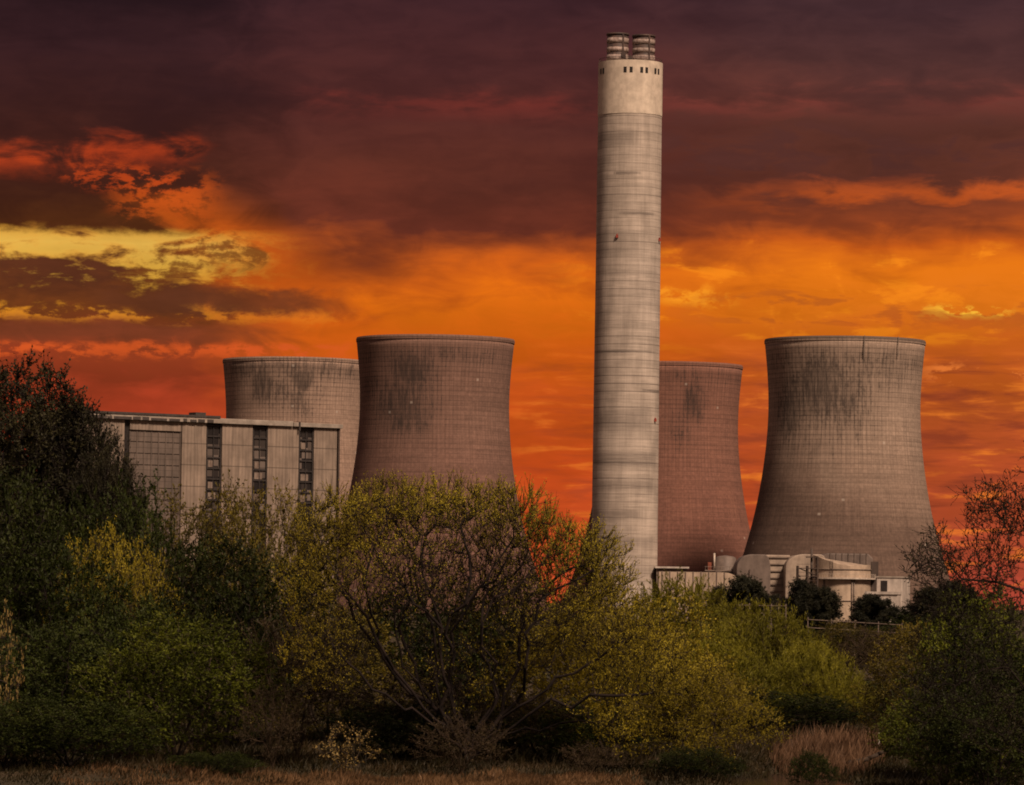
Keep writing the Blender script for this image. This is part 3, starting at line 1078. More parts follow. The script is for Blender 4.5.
for dt, rr_ in ((.28, .22), (.36, .16), (-.75, .25)):
    q = MB()
    t = dt
    q.bar((r * math.sin(t), -r * math.cos(t) - .3, 0), (r * math.sin(t), -r * math.cos(t) - .3, zw - .55), rr_, 8)
    q.build("riser_pipe", M['steel'], root)
q = MB()
q.box(r + .1, r + 2.2, -1, 1, 0, zl + 1.5)
q.build("side_duct", M['steel_dark'], root)
# scaffold stair tower with stack pipe
D = 1292.0
a, b = c6(540, 60, D), c6(606, 60, D)
root = empty("stair_tower", ((a.x + b.x) / 2, D, 0))
tag(root, "open dark steel stair tower of thin posts standing left of the big round tank", "scaffold", GP)
hw = (b.x - a.x) / 2
zt2 = c6(570, 88, D).z
q = MB()
for sx in (-hw, 0, hw):
    for sy in (0, 4):
        q.bar((sx, sy, 0), (sx, sy, zt2 if sx <= 0 else c6(600, 55, D).z), .32, 5)
q.build("posts", M['steel_dark'], root)
q = MB()
for i, lv in enumerate((95, 122, 150, 178, 205)):
    z0 = c6(570, lv, D).z
    q.box(-hw - .3, hw + .3, -.3, 4.3, z0 - .22, z0)
    q.box(-hw - .3, hw + .3, -.3, -.2, z0 + 1, z0 + 1.12)
q.build("decks", M['steel_dark'], root)
lv = [c6(570, v, D).z for v in (95, 122, 150, 178, 205)]
for i in range(4):
    q = MB()
    s = 1 if i % 2 else -1
    q.bar((-hw * s, .5, lv[i + 1]), (hw * s, .5, lv[i]), .18, 5)
    q.build("stair_flight", M['steel_dark'], root)
q = MB()
xx = c6(588, 40, D).x - root.location.x
q.bar((xx, 2.5, 0), (xx, 2.5, c6(588, 28, D).z), .38, 10)
zz = c6(588, 60, D).z
q.box(xx - 1.6, xx + 1.8, 1.0, 4.0, zz, zz + .35)
q.build("stack_pipe", M['steel_dark'], root)
# small white building with an annex
D = 1286.0
a, b = c6(808, 130, D), c6(893, 130, D)
L_ = b.x - a.x
root = empty("pump_house", (a.x, D, 0), R(-14))
tag(root, "small white flat roofed building with a dark doorway, right of the big round tank", "building")
zt2 = c6(850, 129, D).z
L2 = L_ / math.cos(R(14))
q = MB(); q.box(0, L2, 0, 15.5, 0, zt2); q.build("wall", M['white_wall'], root, .1)
q = MB(); q.box(-.25, L2 + .25, -.25, 15.7, zt2 + .01, zt2 + .45); q.build("roof", M['roof_pale'], root)
q = MB(); z0, z1 = c6(850, 176, D).z, c6(850, 139, D).z
q.box(1.2, 3.2, -.06, .2, z0, z1); q.build("door", M['dark'], root)
q = MB(); q.box(-2.2, L2 - .4, -6, -.1, 0, c6(850, 186, D).z); an = q.build("annex", M['white_wall'], root)
q = MB(); q.box(-2.6, L2 - .2, -6.4, -.1, c6(850, 186, D).z + .02, c6(850, 177, D).z); q.build("roof", M['white_wall'], an)
q = MB(); q.box(0.6, 3.0, -6.1, -5.95, 0, 6.2); q.build("door", M['steel_dark'], an)

# ------------------------------------------------------------------ plants: skeleton growth
def grow(seed, attr, start, step=0.35, kill=0.6, infl=3.0, iters=90, jit=0.15, up=0.0):
    rng = np.random.default_rng(seed)
    nodes = [np.array(p, float) for p, _ in start]
    par = [q_ for _, q_ in start]
    A = np.asarray(attr, float)
    pos = np.array(nodes)
    d = np.linalg.norm(A[:, None] - pos[None], axis=2)
    best = d.argmin(1)
    bd = d.min(1)
    alive = np.ones(len(A), bool)
    used = {}
    for it in range(iters):
        m = alive & (bd < infl)
        if not m.any():
            m = alive
            if not m.any(): break
        dirs = A[m] - pos[best[m]]
        dirs /= np.linalg.norm(dirs, axis=1)[:, None] + 1e-9
        uniq, inv = np.unique(best[m], return_inverse=True)
        acc = np.zeros((len(uniq), 3))
        np.add.at(acc, inv, dirs)
        acc /= np.linalg.norm(acc, axis=1)[:, None] + 1e-9
        acc += rng.normal(0, jit, acc.shape)
        acc[:, 2] += up
        acc /= np.linalg.norm(acc, axis=1)[:, None] + 1e-9
        new = pos[uniq] + acc * step
        ok = np.ones(len(uniq), bool)
        for i, u in enumerate(uniq):
            used[u] = used.get(u, 0) + 1
            if used[u] > 3: ok[i] = False
        if not ok.any(): break
        new = new[ok]
        par += list(uniq[ok])
        n0 = len(pos)
        pos = np.vstack([pos, new])
        dn = np.linalg.norm(A[:, None] - new[None], axis=2)
        b2 = dn.argmin(1)
        m2 = dn.min(1)
        better = m2 < bd
        best[better] = b2[better] + n0
        bd = np.minimum(bd, m2)
        alive &= bd > kill
    return pos, np.array(par)


def radii(par, tip=0.010, ex=2.35, n=None):
    n = len(par)
    r = np.zeros(n)
    for i in range(n - 1, -1, -1):
        if r[i] == 0: r[i] = tip ** ex
        if par[i] >= 0: r[par[i]] += r[i]
    return r ** (1 / ex)


def tubes(a, b, ra, rb, k):
    n = len(a)
    d = b - a
    d /= np.linalg.norm(d, axis=1)[:, None] + 1e-9
    ref = np.where(np.abs(d[:, 2:3]) > 0.9, np.array([[1.0, 0, 0]]), np.array([[0, 0, 1.0]]))
    u = np.cross(d, ref)
    u /= np.linalg.norm(u, axis=1)[:, None] + 1e-9
    w = np.cross(d, u)
    ang = np.arange(k) * 2 * np.pi / k
    off = u[:, None] * np.cos(ang)[None, :, None] + w[:, None] * np.sin(ang)[None, :, None]
    A = a[:, None] + off * ra[:, None, None]
    B = b[:, None] + off * rb[:, None, None]
    v = np.concatenate([A, B], 1).reshape(-1, 3)
    base = (np.arange(n) * 2 * k)[:, None]
    i = np.arange(k)
    j = (i + 1) % k
    f = np.stack([base + i, base + j, base + k + j, base + k + i], -1).reshape(-1, 4)
    return v, f


def cat(parts):
    vs, fs, o = [], [], 0
    for v, f in parts:
        vs.append(v)
        fs.append(f + o)
        o += len(v)
    return np.concatenate(vs), np.concatenate(fs)


def unit(v):
    return v / (np.linalg.norm(v, axis=1)[:, None] + 1e-9)


def leaves(rng, pos, dirs, length, width, spread=0.8, lift=0.0):
    n = len(pos)
    d = unit(dirs + rng.normal(0, spread, (n, 3)) + np.array([0, 0, lift]))
    s = unit(np.cross(d, rng.normal(0, .55, (n, 3)) + np.array([0, -.25, 1.0])))
    L = length * rng.uniform(0.6, 1.35, n)[:, None]
    Wd = width * rng.uniform(0.7, 1.3, n)[:, None]
    nrm = np.cross(d, s)
    v = np.stack([pos, pos + d * L * .5 + s * Wd * .5 + nrm * L * .08, pos + d * L, pos + d * L * .5 - s * Wd * .5 + nrm * L * .08], 1).reshape(-1, 3)
    f = np.arange(n * 4).reshape(n, 4)
    return v, f


def make_plant(seed, attr, start, leaf, step=.35, kill=.6, infl=3., iters=90, jit=.15, up=0., tip=.009, thick=1.0,
               ntw=3, tlen=.5, nleaf=5, ll=.1, lw=.06, spread=.8, lift=.0, twig_up=.3, tw_spread=.7, maxr=0.03, twig_r=.006):
    """returns wood mesh data and leaf mesh data"""
    rng = np.random.default_rng(seed + 99)
    pos, par = grow(seed, attr, start, step, kill, infl, iters, jit, up)
    r = radii(par, tip) * thick
    m = par >= 0
    a, b = pos[par[m]], pos[m]
    ra, rb = r[par[m]], r[m]
    ra = np.minimum(ra, rb * 1.35 + .002)
    big = rb > .03
    parts = []
    if big.any(): parts.append(tubes(a[big], b[big] + (b[big] - a[big]) * .05, ra[big], rb[big], 7))
    if (~big).any(): parts.append(tubes(a[~big], b[~big], ra[~big], rb[~big], 3))
    # twigs on thin wood
    idx = np.where((r < maxr) & m)[0]
    bd = unit(pos[idx] - pos[par[idx]])
    bp = np.repeat(pos[idx], ntw, 0)
    dr = unit(np.repeat(bd, ntw, 0) + rng.normal(0, tw_spread, (len(bp), 3)) + np.array([0, 0, twig_up]))
    L = tlen * rng.uniform(.4, 1.3, len(bp))[:, None]
    mid = bp + dr * L * .5
    dr2 = unit(dr + rng.normal(0, .25, dr.shape) + np.array([0, 0, twig_up * .5]))
    end = mid + dr2 * L * .5
    n_ = len(bp)
    parts.append(tubes(bp, mid, np.full(n_, twig_r), np.full(n_, twig_r * .8), 3))
    parts.append(tubes(mid, end, np.full(n_, twig_r * .8), np.full(n_, twig_r * .4), 3))
    wood = cat(parts)
    t = rng.uniform(.15, 1.02, (n_, nleaf))
    lp = np.where(t[..., None] < .5, bp[:, None] + (mid - bp)[:, None] * (t * 2)[..., None], mid[:, None] + (end - mid)[:, None] * (t * 2 - 1)[..., None])
    ld = np.repeat(dr2[:, None], nleaf, 1)
    lv = leaves(rng, lp.reshape(-1, 3), ld.reshape(-1, 3), ll, lw, spread, lift)
    return wood, lv


def dome(rng, n, c, rad, shell=.45, zmin=0.15):
    out = []
    c, rad = np.array(c, float), np.array(rad, float)
    while len(out) < n:
        v = rng.normal(0, 1, 3)
        v /= np.linalg.norm(v)
        q_ = c + v * rad * rng.uniform(0, 1) ** shell
        if q_[2] > zmin: out.append(q_)
    return np.array(out)


KIND = {}


def reg(key, wood, lv, bark, leaf):
    wm = mesh_np(key + "_wood", wood[0], wood[1], True)
    lm = mesh_np(key + "_leaves", lv[0], lv[1], False)
    wm.materials.append(bark)
    lm.materials.append(leaf)
    allv = np.concatenate([wood[0], lv[0]])
    KIND[key] = (wm, lm, float(np.percentile(lv[0][:, 2], 98.8)), float(np.percentile(np.abs(lv[0][:, 0]), 96.5)))


def stems(rng, n, h, spread, seg=3):
    st = [((0, 0, -0.3), -1), ((0, 0, 0.05), 0)]
    for i in range(n):
        a = 2 * math.pi * i / n + rng.uniform(-.4, .4)
        prev = 1
        for k in range(1, seg + 1):
            t = k / seg
            rr = spread * t * rng.uniform(.8, 1.2)
            st.append(((math.cos(a) * rr, math.sin(a) * rr, h * t), prev))
            prev = len(st) - 1
    return st


def shrub_kind(key, seed, h, w, leaf, bark, lobes=12, natt=900, core=.1, **kw):
    rng = np.random.default_rng(seed)
    att = [dome(rng, int(natt * core), (0, 0, h * .42), (w * .34, w * .32, h * .42))]
    for i in range(lobes):
        a = 2 * math.pi * (i * .618) + rng.uniform(-.3, .3)
        e = math.asin(min(1, (i + .5) / lobes)) * rng.uniform(.85, 1.1)
        c = (math.cos(a) * w * .36 * math.cos(e), math.sin(a) * w * .34 * math.cos(e), h * .30 + h * .46 * math.sin(e))
        rr = rng.uniform(.12, .185)
        att.append(dome(rng, int(natt * .8 / lobes), c, (w * rr, w * rr, h * rr * 1.0), .3))
    att = np.concatenate(att)
    wood, lv = make_plant(seed, att, stems(rng, 5, h * .3, w * .12), leaf, **kw)
    reg(key, wood, lv, bark, leaf)


for v_, sd_ in (('a', 11), ('b', 23), ('c', 35)):
    shrub_kind('green_' + v_, sd_, 7, 7.6, M['leaf_green'], M['bark'], natt=1700, ntw=5, tlen=.6, nleaf=10, ll=.125, lw=.065, kill=.42, twig_up=.15, spread=.7)
for v_, sd_ in (('a', 12), ('b', 24)):
    shrub_kind('olive_' + v_, sd_, 8, 7, M['leaf_olive'], M['bark'], natt=1600, ntw=5, tlen=.6, nleaf=9, ll=.11, lw=.055, kill=.42, twig_up=.35)
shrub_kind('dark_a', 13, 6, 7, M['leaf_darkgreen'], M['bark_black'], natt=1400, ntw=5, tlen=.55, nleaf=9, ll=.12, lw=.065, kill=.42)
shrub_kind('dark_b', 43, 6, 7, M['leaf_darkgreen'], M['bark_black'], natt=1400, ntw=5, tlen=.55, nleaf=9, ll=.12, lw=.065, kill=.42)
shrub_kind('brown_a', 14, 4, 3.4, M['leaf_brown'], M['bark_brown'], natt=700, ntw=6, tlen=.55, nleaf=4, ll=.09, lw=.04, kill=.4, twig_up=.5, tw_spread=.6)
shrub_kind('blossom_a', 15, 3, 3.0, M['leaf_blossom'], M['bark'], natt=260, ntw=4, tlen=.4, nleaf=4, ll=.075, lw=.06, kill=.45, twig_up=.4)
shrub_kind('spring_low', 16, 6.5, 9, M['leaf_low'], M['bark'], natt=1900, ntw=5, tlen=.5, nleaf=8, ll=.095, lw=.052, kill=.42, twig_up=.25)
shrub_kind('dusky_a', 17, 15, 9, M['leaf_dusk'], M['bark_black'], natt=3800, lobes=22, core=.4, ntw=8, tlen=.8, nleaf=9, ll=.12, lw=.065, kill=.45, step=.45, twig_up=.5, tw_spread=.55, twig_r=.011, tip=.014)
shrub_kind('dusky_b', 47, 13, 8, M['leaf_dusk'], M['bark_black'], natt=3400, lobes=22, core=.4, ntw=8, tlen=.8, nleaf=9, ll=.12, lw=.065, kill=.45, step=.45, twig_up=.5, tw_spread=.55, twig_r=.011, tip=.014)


def willow_kind(key, seed, h, w):
    rng = np.random.default_rng(seed)
    att = []
    n = 1300
    while len(att) < n:
        a = rng.uniform(0, 2 * math.pi)
        rr = math.sqrt(rng.uniform(0, 1))
        zt = h * (1 - .62 * rr ** 2.2) * rng.uniform(.94, 1.04)
        z0 = .5 + h * .12 * rr
        z = z0 + (zt - z0) * rng.uniform(0, 1) ** .6
        att.append((math.cos(a) * rr * w / 2, math.sin(a) * rr * w / 2, z))
    wood, lv = make_plant(seed, np.array(att), stems(rng, 7, h * .2, w * .16), None, kill=.4, up=.35, jit=.1, ntw=6, tlen=.95, nleaf=14,
                          ll=.17, lw=.035, spread=.4, lift=.35, twig_up=1.1, tw_spread=.4)
    reg(key, wood, lv, M['bark_brown'], M['leaf_willow'])


willow_kind('willow_a', 51, 7, 8)
willow_kind('willow_b', 52, 6, 6.5)


def pine_kind(key, seed, h, w):
    rng = np.random.default_rng(seed)
    parts, lp, ld = [], [], []
    zs_ = np.linspace(0, h, 9)
    ctr = np.stack([np.cumsum(rng.normal(0, .12, 9)), np.cumsum(rng.normal(0, .12, 9)), zs_], 1)
    rr = np.linspace(.26, .04, 9)
    parts.append(tubes(ctr[:-1], ctr[1:], rr[:-1], rr[1:], 7))
    nb = 78
    for i in range(nb):
        z = h * (.16 + .82 * (i / nb))
        c = np.array([np.interp(z, zs_, ctr[:, 0]), np.interp(z, zs_, ctr[:, 1]), z])
        a = rng.uniform(0, 2 * math.pi)
        t = z / h
        L = w / 2 * (1.05 - .85 * t ** 2.0) * rng.uniform(.6, 1.1)
        d = np.array([math.cos(a), math.sin(a), .2 + .5 * t])
        e = c + d * L
        parts.append(tubes(c[None], e[None], np.array([.06]), np.array([.02]), 4))
        m = int(36 * max(L, .6))
        tt = rng.uniform(.25, 1.02, m)
        pp = c + d * (L * tt)[:, None] + rng.normal(0, .26, (m, 3)) * np.array([1, 1, 1.3])
        for _ in range(9):
            lp.append(pp)
            ld.append(rng.normal(0, .6, (m, 3)) + np.array([0, 0, .55]))
    lv = leaves(rng, np.concatenate(lp), np.concatenate(ld), .34, .10, .4)
    reg(key, cat(parts), lv, M['bark_black'], M['leaf_pine'])


pine_kind('pine_a', 61, 10, 9)
pine_kind('pine_b', 62, 9, 10)


def place(kind, px, ytop, D, wpx, label, cat_, name, group, yaw=None, base_y=None):
    wm, lm, h0, w0 = KIND[kind]
    top = P(px, ytop, D)
    gzz = float(gz(top.x, D))
    root = empty(name, (top.x, D, gzz - .02), rnd.uniform(0, 6.28) if yaw is None else yaw)
    sz = (top.z - gzz) / h0
    sx = (wpx * D / F / 2) / w0
    root.scale = (sx, sx, sz)
    tag(root, label, cat_, group)
    obj_me("trunk", wm, None, root)
    obj_me("crown", lm, None, root)
    return root


GL = "trees and shrubs crowded on the left bank"
GM = "bushes behind and beside the spreading tree"
GW = "yellow green willow bushes on the right"
GR = "dark shrubs and thickets at the right edge"
GPN = "dark pines in front of the gas cleaning plant"
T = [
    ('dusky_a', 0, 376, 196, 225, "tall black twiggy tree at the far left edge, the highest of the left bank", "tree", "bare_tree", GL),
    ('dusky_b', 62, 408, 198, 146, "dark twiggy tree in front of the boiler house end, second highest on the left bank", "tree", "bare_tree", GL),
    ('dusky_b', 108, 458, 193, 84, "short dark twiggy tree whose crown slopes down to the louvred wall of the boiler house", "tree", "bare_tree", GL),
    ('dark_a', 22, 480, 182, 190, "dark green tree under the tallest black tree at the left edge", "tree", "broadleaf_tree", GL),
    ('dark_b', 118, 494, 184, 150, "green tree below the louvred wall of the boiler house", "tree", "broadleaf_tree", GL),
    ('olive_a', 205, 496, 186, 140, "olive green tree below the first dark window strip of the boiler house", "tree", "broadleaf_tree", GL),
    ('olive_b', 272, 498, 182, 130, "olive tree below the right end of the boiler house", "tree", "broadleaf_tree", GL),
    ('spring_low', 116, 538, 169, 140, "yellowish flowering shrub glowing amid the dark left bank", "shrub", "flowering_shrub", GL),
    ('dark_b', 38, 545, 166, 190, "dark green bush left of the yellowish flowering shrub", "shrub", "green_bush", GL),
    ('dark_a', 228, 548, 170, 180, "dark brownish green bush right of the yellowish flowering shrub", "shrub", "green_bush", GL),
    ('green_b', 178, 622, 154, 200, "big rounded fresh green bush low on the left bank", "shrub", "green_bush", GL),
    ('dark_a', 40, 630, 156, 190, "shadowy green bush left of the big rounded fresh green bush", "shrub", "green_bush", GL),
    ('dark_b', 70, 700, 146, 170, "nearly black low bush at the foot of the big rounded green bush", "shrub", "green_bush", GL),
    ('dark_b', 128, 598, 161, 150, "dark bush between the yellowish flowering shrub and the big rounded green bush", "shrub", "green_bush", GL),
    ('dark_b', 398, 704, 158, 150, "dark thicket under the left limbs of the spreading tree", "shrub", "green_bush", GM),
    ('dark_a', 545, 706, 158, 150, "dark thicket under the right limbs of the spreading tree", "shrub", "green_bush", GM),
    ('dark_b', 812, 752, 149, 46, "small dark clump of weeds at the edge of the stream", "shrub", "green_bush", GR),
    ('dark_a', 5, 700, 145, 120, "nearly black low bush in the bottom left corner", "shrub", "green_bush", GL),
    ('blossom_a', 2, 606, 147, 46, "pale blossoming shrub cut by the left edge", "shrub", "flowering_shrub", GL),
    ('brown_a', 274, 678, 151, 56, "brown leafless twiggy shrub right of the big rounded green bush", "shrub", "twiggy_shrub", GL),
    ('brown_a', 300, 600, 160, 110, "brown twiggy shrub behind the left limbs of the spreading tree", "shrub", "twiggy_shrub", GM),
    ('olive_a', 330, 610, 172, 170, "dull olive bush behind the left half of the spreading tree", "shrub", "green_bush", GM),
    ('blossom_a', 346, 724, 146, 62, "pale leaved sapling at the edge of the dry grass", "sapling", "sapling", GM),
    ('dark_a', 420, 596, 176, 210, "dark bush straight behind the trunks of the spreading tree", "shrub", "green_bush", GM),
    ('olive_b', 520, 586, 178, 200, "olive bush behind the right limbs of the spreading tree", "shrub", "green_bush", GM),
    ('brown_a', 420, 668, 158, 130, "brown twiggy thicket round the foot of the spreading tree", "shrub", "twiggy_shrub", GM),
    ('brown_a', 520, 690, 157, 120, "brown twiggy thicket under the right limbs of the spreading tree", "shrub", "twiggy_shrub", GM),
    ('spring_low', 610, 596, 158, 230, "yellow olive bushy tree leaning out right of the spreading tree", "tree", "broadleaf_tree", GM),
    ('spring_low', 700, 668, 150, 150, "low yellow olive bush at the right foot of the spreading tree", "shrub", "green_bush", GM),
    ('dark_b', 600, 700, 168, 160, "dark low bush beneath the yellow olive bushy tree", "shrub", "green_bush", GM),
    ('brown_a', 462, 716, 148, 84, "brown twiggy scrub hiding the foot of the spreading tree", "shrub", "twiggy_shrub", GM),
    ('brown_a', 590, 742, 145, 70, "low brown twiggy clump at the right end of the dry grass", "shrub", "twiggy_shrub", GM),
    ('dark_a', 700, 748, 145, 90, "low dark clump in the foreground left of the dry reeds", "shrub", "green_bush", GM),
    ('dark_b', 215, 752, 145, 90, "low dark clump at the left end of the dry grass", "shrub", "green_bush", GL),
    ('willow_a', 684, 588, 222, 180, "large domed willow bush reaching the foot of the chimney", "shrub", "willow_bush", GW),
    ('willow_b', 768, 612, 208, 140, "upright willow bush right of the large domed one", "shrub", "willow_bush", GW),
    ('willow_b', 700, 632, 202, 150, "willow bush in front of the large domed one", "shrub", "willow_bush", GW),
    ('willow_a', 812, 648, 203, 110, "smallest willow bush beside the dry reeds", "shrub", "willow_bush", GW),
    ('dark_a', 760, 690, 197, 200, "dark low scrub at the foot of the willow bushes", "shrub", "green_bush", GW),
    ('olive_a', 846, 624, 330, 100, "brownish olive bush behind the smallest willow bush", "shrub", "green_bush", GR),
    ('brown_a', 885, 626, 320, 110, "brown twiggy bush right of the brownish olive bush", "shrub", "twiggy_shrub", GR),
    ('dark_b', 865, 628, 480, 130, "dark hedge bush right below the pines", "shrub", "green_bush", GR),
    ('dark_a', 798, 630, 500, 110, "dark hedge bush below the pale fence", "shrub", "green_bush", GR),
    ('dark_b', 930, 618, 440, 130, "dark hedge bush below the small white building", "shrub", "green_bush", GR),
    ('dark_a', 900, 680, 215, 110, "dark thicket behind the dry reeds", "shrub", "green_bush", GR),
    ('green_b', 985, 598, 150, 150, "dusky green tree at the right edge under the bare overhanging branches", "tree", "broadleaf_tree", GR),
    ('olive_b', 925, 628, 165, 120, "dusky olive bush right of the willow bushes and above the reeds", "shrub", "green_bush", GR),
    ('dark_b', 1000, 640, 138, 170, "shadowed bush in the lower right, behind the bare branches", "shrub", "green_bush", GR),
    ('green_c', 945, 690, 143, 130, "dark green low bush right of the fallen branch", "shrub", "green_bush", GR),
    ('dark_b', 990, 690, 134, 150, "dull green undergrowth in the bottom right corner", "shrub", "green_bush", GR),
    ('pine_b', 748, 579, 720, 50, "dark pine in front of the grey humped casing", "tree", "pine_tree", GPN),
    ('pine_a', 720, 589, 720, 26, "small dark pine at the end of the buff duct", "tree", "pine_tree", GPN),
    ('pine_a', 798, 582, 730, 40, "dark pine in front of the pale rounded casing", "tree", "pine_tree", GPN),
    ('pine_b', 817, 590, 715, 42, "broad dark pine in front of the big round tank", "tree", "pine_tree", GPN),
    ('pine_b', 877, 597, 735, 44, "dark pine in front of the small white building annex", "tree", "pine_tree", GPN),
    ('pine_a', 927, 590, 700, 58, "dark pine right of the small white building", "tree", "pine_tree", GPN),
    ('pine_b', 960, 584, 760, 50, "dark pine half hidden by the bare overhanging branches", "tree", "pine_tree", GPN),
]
for t_ in T: place(*t_)


# the big spreading tree in the middle
def spreading_tree():
    D = 152.0
    rng = np.random.default_rng(77)
    b = P(468, 760, D)

    def lp(px, py, dy=0.0):
        q_ = P(px, py, D)
        return (q_.x - b.x, dy, q_.z)
    k = D / F
    att = []
    for (px, py, rx, ry, n_, dy) in ((345, 535, 56, 46, 520, 0), (390, 515, 50, 34, 480, 1.2), (440, 515, 60, 34, 560, .6), (500, 527, 62, 40, 560, -.5), (325, 590, 48, 50, 330, -1), (400, 580, 60, 45, 700, -1.2),
                                     (470, 580, 60, 45, 700, 1.2), (520, 590, 50, 40, 300, 0), (548, 555, 40, 36, 300, .3), (592, 560, 40, 32, 330, 0), (604, 590, 34, 32, 200, 1), (560, 620, 66, 45, 300, -1.2), (622, 650, 56, 45, 280, -1.5),
                                     (680, 690, 50, 38, 170, -1.8), (330, 655, 50, 45, 220, -1.2), (640, 725, 60, 30, 150, -2.2), (470, 660, 90, 60, 200, 0)):
        c = lp(px, py, dy)
        att.append(dome(rng, n_, c, (rx * k, 2.2, ry * k), .6, .3))
    att = np.concatenate(att)
    st = [((0, 0, -.3), -1), ((0, 0, .15), 0)]

    def limb(pts):
        prev = 1
        if pts[0][1] < 700:      # a fork: start from the nearest joint already grown
            c0 = np.array(lp(*pts[0]))
            prev = int(np.argmin([np.linalg.norm(np.array(p_) - c0) + (9 if i < 2 else 0) for i, (p_, _) in enumerate(st)]))
            pts = pts[1:]
        for (px, py, dy) in pts:
            a0, b0 = np.array(st[prev][0]), np.array(lp(px, py, dy))
            m_ = max(1, int(np.linalg.norm(b0 - a0) / .55))
            for i in range(1, m_ + 1):
                st.append((tuple(a0 + (b0 - a0) * i / m_), prev))
                prev = len(st) - 1
    for pts in (
        [(462, 738, -.2), (446, 727, -.5), (444, 690, -.9), (443, 659, -1.2), (440, 626, -1.5), (433, 597, -1.6), (423, 555, -1.4), (416, 525, -1)],
        [(458, 738, .2), (428, 700, -.4), (404, 667, -.9), (396, 634, -1.3), (396, 601, -1.5), (404, 572, -1.4), (417, 539, -1.0)],
        [(448, 728, -.6), (412, 690, -1.1), (379, 640, -1.6), (354, 601, -1.8), (330, 563, -1.6), (313, 526, -1.2)],
        [(404, 668, .4), (384, 640, .2), (369, 617, -.4), (369, 580, -.8), (379, 539, -.9), (394, 507, -.6)],
        [(466, 736, .3), (450, 680, .1), (446, 634, -.6), (466, 601, -1.2), (499, 568, -1.5), (512, 534, -1.2)],
        [(474, 738, -.2), (500, 700, -.8), (495, 667, -1.2), (485, 626, -1.6), (494, 600, -1.6), (520, 583, -1.2), (545, 560, -.8)],
        [(478, 740, .2), (510, 705, .2), (524, 667, -.6), (528, 634, -1.2), (539, 601, -1.5), (568, 578, -1.3), (590, 568, -1)],
        [(482, 742, -.4), (504, 717, -.9), (545, 690, -1.5), (586, 668, -2.0), (612, 640, -2.0)],
        [(484, 746, -.6), (512, 722, -1.3), (549, 700, -1.9), (590, 697, -2.3), (636, 692, -2.5), (672, 690, -2.5)],
        [(456, 742, -.6), (430, 722, -1.2), (400, 704, -1.8), (374, 688, -2.1), (350, 664, -2.1), (330, 640, -1.8)],
        [(476, 744, .8), (510, 735, 1.2), (560, 725, 1.0), (600, 728, .4), (640, 738, -.4), (690, 734, -1.2)],
        [(440, 630, -1.4), (428, 610, -1.7), (404, 590, -1.8), (380, 560, -1.6), (356, 520, -1.2)],
        [(470, 600, -1.2), (470, 575, -1.4), (462, 545, -1.2), (468, 515, -.8)],
    ):
        limb(pts)
        if pts[0][1] > 700 and pts[-1][1] < 640:
            ox, od = rng.uniform(-26, 26), rng.uniform(.8, 2.4)
            limb([(px + ox * i / 5, py + rng.uniform(-8, 8), dy + od * min(1, i / 2)) for i, (px, py, dy) in enumerate(pts)])
    # crooked limbs: bend every joint a little
    st = [(tuple(np.array(p_) + (rng.normal(0, .10, 3) if i > 1 else 0)), q_) for i, (p_, q_) in enumerate(st)]
    wood, lv = make_plant(77, att, st, None, step=.27, kill=.33, infl=2.0, iters=150, jit=.26, tip=.0095, thick=.9, ntw=5, tlen=.62, nleaf=9,
                          ll=.068, lw=.034, spread=.55, lift=.2, twig_up=1.0, tw_spread=.5, maxr=.024, twig_r=.0095)
    # leaves sit on the outer shell of the crown, the heart of the tree is open
    ctr = lv[0].reshape(-1, 4, 3).mean(1)
    c0 = np.array(lp(455, 640))
    qd = np.sqrt(((ctr[:, 0] - c0[0]) / 5.8) ** 2 + ((ctr[:, 2] - c0[2]) / 5.6) ** 2)
    tt = np.clip((qd - .45) / .45, 0, 1)
    keep = rng.uniform(0, 1, len(ctr)) < .16 + .84 * tt * tt
    v_ = lv[0].reshape(-1, 4, 3)[keep].reshape(-1, 3)
    lv = (v_, np.arange(len(v_)).reshape(-1, 4))
    reg('spreading', wood, lv, M['bark_black'], M['leaf_spring'])
    root = empty("spreading_tree", (b.x, D, float(gz(b.x, D)) - .05))
    tag(root, "wide many stemmed tree with dark crooked limbs and sparse yellow olive leaves, in the middle", "tree")
    obj_me("trunk", KIND['spreading'][0], None, root)
    obj_me("crown", KIND['spreading'][1], None, root)


spreading_tree()


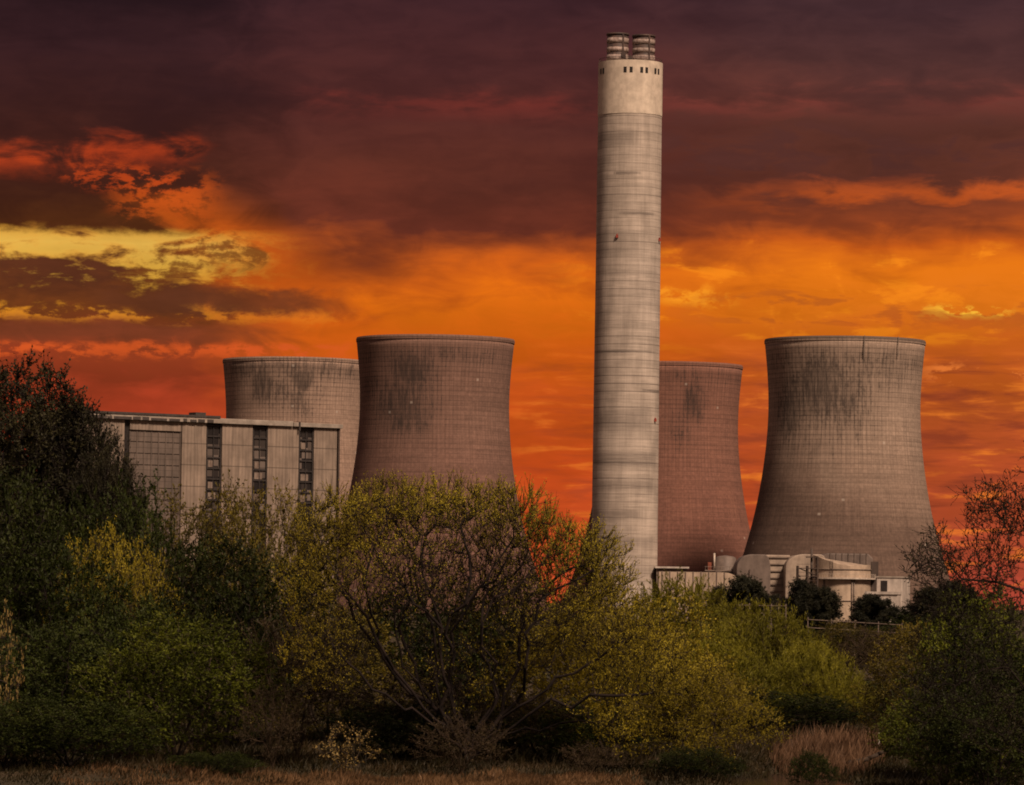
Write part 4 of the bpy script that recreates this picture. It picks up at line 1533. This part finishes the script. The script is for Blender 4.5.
# bare tree reaching in from the right
def bare_near():
    D = 74.0
    rng = np.random.default_rng(5)
    b = P(1085, 900, D)
    k = D / F

    def lp(px, py, dy=0.0):
        q_ = P(px, py, D)
        return (q_.x - b.x, dy, q_.z - float(gz(b.x, D)))
    att = []
    for (px, py, rx, ry, n_) in ((1000, 515, 50, 40, 330), (975, 570, 56, 34, 240), (932, 560, 28, 34, 130), (1050, 500, 50, 50, 120), (1000, 620, 60, 50, 220), (950, 610, 50, 40, 160), (1000, 700, 60, 60, 200), (930, 680, 40, 60, 140)):
        att.append(dome(rng, n_, lp(px, py), (rx * k, 1.0, ry * k), .7, .3))
    st = [((0, 0, -.3), -1)]

    def limb(prev, pts):
        for p_ in pts:
            st.append((lp(*p_), prev))
            prev = len(st) - 1
        return prev
    a = limb(0, [(1082, 860, 0), (1078, 800, 0), (1072, 740, 0)])
    limb(a, [(1066, 700, .1), (1062, 650, .1), (1058, 610, .1), (1052, 575, 0), (1046, 545, 0)])
    limb(a, [(1050, 715, -.1), (1025, 690, -.2), (1008, 668, -.2)])
    limb(a - 1, [(1060, 775, -.1), (1035, 760, -.2), (1010, 745, -.2)])
    j = limb(a, [(1060, 700, 0), (1046, 660, 0), (1040, 610, 0)])
    limb(j, [(1020, 590, -.1), (995, 582, -.2), (970, 580, -.2)])
    wood, lv = make_plant(8, np.concatenate(att), st, None, step=.12, kill=.14, infl=1.4, iters=110, jit=.3, tip=.0055, thick=.5, ntw=3, tlen=.22, nleaf=3,
                          ll=.05, lw=.022, spread=.35, twig_up=.3, maxr=.012, twig_r=.005)
    reg('bare_near', wood, lv, M['bark_black'], M['leaf_dusk'])
    root = empty("bare_tree", (b.x, D, float(gz(b.x, D))))
    tag(root, "nearby bare budding tree whose thin black branches reach in from the right edge", "tree")
    obj_me("trunk", KIND['bare_near'][0], None, root)
    obj_me("crown", KIND['bare_near'][1], None, root)


bare_near()


# ------------------------------------------------------------------ grass, reeds, weeds
def blades(name, mat, n, region, h, w, label, seed, lean=.25, clump=None):
    rng = np.random.default_rng(seed)
    px = rng.uniform(region[0], region[1], n)
    D = rng.uniform(region[2], region[3], n)
    x = (px - W / 2) * D / F
    if clump is not None:
        keep = clump(px, D, rng, x)
        px, D, x = px[keep], D[keep], x[keep]
    n = len(x)
    b = np.stack([x, D, gz(x, D) - .02], 1)
    d = np.stack([rng.normal(.12, lean, n), rng.normal(0, lean, n), np.ones(n)], 1)
    d = unit(d)
    L = (np.clip((D - 128) / 26, .35, 1) * h * rng.uniform(.45, 1.25, n) * (0.72 + .4 * np.sin(x * 1.7 + D * .9) * np.sin(x * .63 - D * .4)))[:, None]
    a = rng.uniform(0, np.pi, n)
    s = np.stack([np.cos(a), np.sin(a), np.zeros(n)], 1) * (w * rng.uniform(.6, 1.4, n))[:, None]
    m = b + d * L * .55
    t = m + unit(d + np.stack([rng.normal(.15, .35, n), rng.normal(0, .3, n), np.full(n, -.1)], 1)) * L * .5
    v = np.stack([b - s, b + s, m + s * .8, t, m - s * .8], 1).reshape(-1, 3)
    f = np.arange(n * 5).reshape(n, 5)
    o = obj_me(name, mesh_np(name, v, f), mat)
    tag(o, label, kind='stuff')
    return o


blades("dry_grass", M['dry_grass'], 60000, (60, 650, 133, 146), .62, .012, "pale dry grass along the bottom edge", 3,
       clump=lambda px, D, rng, x: (rng.uniform(0, 1, len(px)) < np.clip(.08 + (px - 130) / 480 + .25 * np.sin(x * 1.3) * np.sin(D * .8 + x), .05, 1) * np.clip((655 - px) / 70, 0, 1)))
blades("dry_reeds", M['reed'], 30000, (762, 905, 152, 188), 1.0, .014, "pinkish dry reeds beside the stream", 4, .2,
       clump=lambda px, D, rng, x: (((px - 838 - (170 - D) * -.8) / 54) ** 2 + ((D - 168) / 17) ** 2 < rng.uniform(.2, 1.3, len(px))) & (np.sin(x * 2.1 + 1) * np.sin(D * .55 + x * .7) > rng.uniform(-1, .45, len(px))) & (((x - 9.6) / 2.3) ** 2 + ((D - 139) / 16) ** 2 > 1))
blades("low_weeds", M['weeds'], 130000, (-20, 1060, 135, 240), .55, .02, "tangle of low dark weeds and brambles on the ground", 6, .5,
       clump=lambda px, D, rng, x: (((x - 9.6) / 1.8) ** 2 + ((D - 139) / 13.5) ** 2 > 1) & ~((px > 790) & (px < 868) & (D > 156) & (D < 184)) & ~((px < 600) & (px > 330) & (D < 146) & (rng.uniform(0, 1, len(px)) < .8)))

# ------------------------------------------------------------------ small things
D = 172.0
b = P(879, 752, D)
gzz = float(gz(b.x, D))
root = empty("marker_post", (b.x, D, gzz))
tag(root, "thin white marker post standing in the dry reeds", "post")
q = MB(); q.lathe([(.05, 0), (.05, P(879, 734, D).z - gzz), (.03, P(879, 733, D).z - gzz), (.005, P(879, 732.5, D).z - gzz)], 10); q.build("pole", M['post'], root)
D = 158.0
a, b = P(846, 766, D), P(908, 744, D)
q = MB()
pts = [a + (b - a) * t for t in np.linspace(0, 1, 9)]
pts = [p_ + Vector((rnd.uniform(-.05, .05), rnd.uniform(-.05, .05), rnd.uniform(-.05, .05))) for p_ in pts]
for i in range(8): q.bar(pts[i], pts[i + 1], .11 - i * .009, 7, .11 - (i + 1) * .009)
q.bar(pts[5], pts[5] + Vector((.5, .2, .55)), .04, 5, .015)
q.bar(pts[3], pts[3] + Vector((.1, -.3, -.6)), .045, 5, .02)
fb = q.build("fallen_branch", M['bark'])
tag(fb, "dark fallen branch slanting across the dry reeds", "branch")


def rail_fence(pxa, pxb, y0, y1, D, n, label):
    a, b = P(pxa, y0, D), P(pxb, y1, D)
    root = empty("fence", (a.x, D, 0))
    tag(root, label, "fence")
    for i in range(n):
        t = i / (n - 1)
        q = MB()
        x_ = (b.x - a.x) * t
        z_ = a.z + (b.z - a.z) * t
        q.box(x_ - .045, x_ + .045, -.045, .045, 0, z_ + .2)
        q.build("post", M['steel'], root)
    for dz in (0, -.75):
        q = MB()
        q.bar((0, -.08, a.z + dz), (b.x - a.x, -.08, b.z + dz), .035, 6)
        q.build("rail", M['steel'], root)


rail_fence(735, 786, 605, 606, 430, 8, "pale post and rail fence below the grey humped casing and its pine")
rail_fence(808, 902, 619.5, 625, 400, 5, "long pale thin railing crossing in front of the dark pines")

# ------------------------------------------------------------------ render settings
scene.render.engine = 'CYCLES'
scene.view_settings.view_transform = 'Standard'
scene.view_settings.look = 'None'
scene.view_settings.exposure = 0
scene.view_settings.gamma = 1
scene.cycles.max_bounces = 4
scene.cycles.diffuse_bounces = 2
scene.cycles.transmission_bounces = 3
scene.cycles.use_denoising = True
scene.cycles.filter_width = 1.85
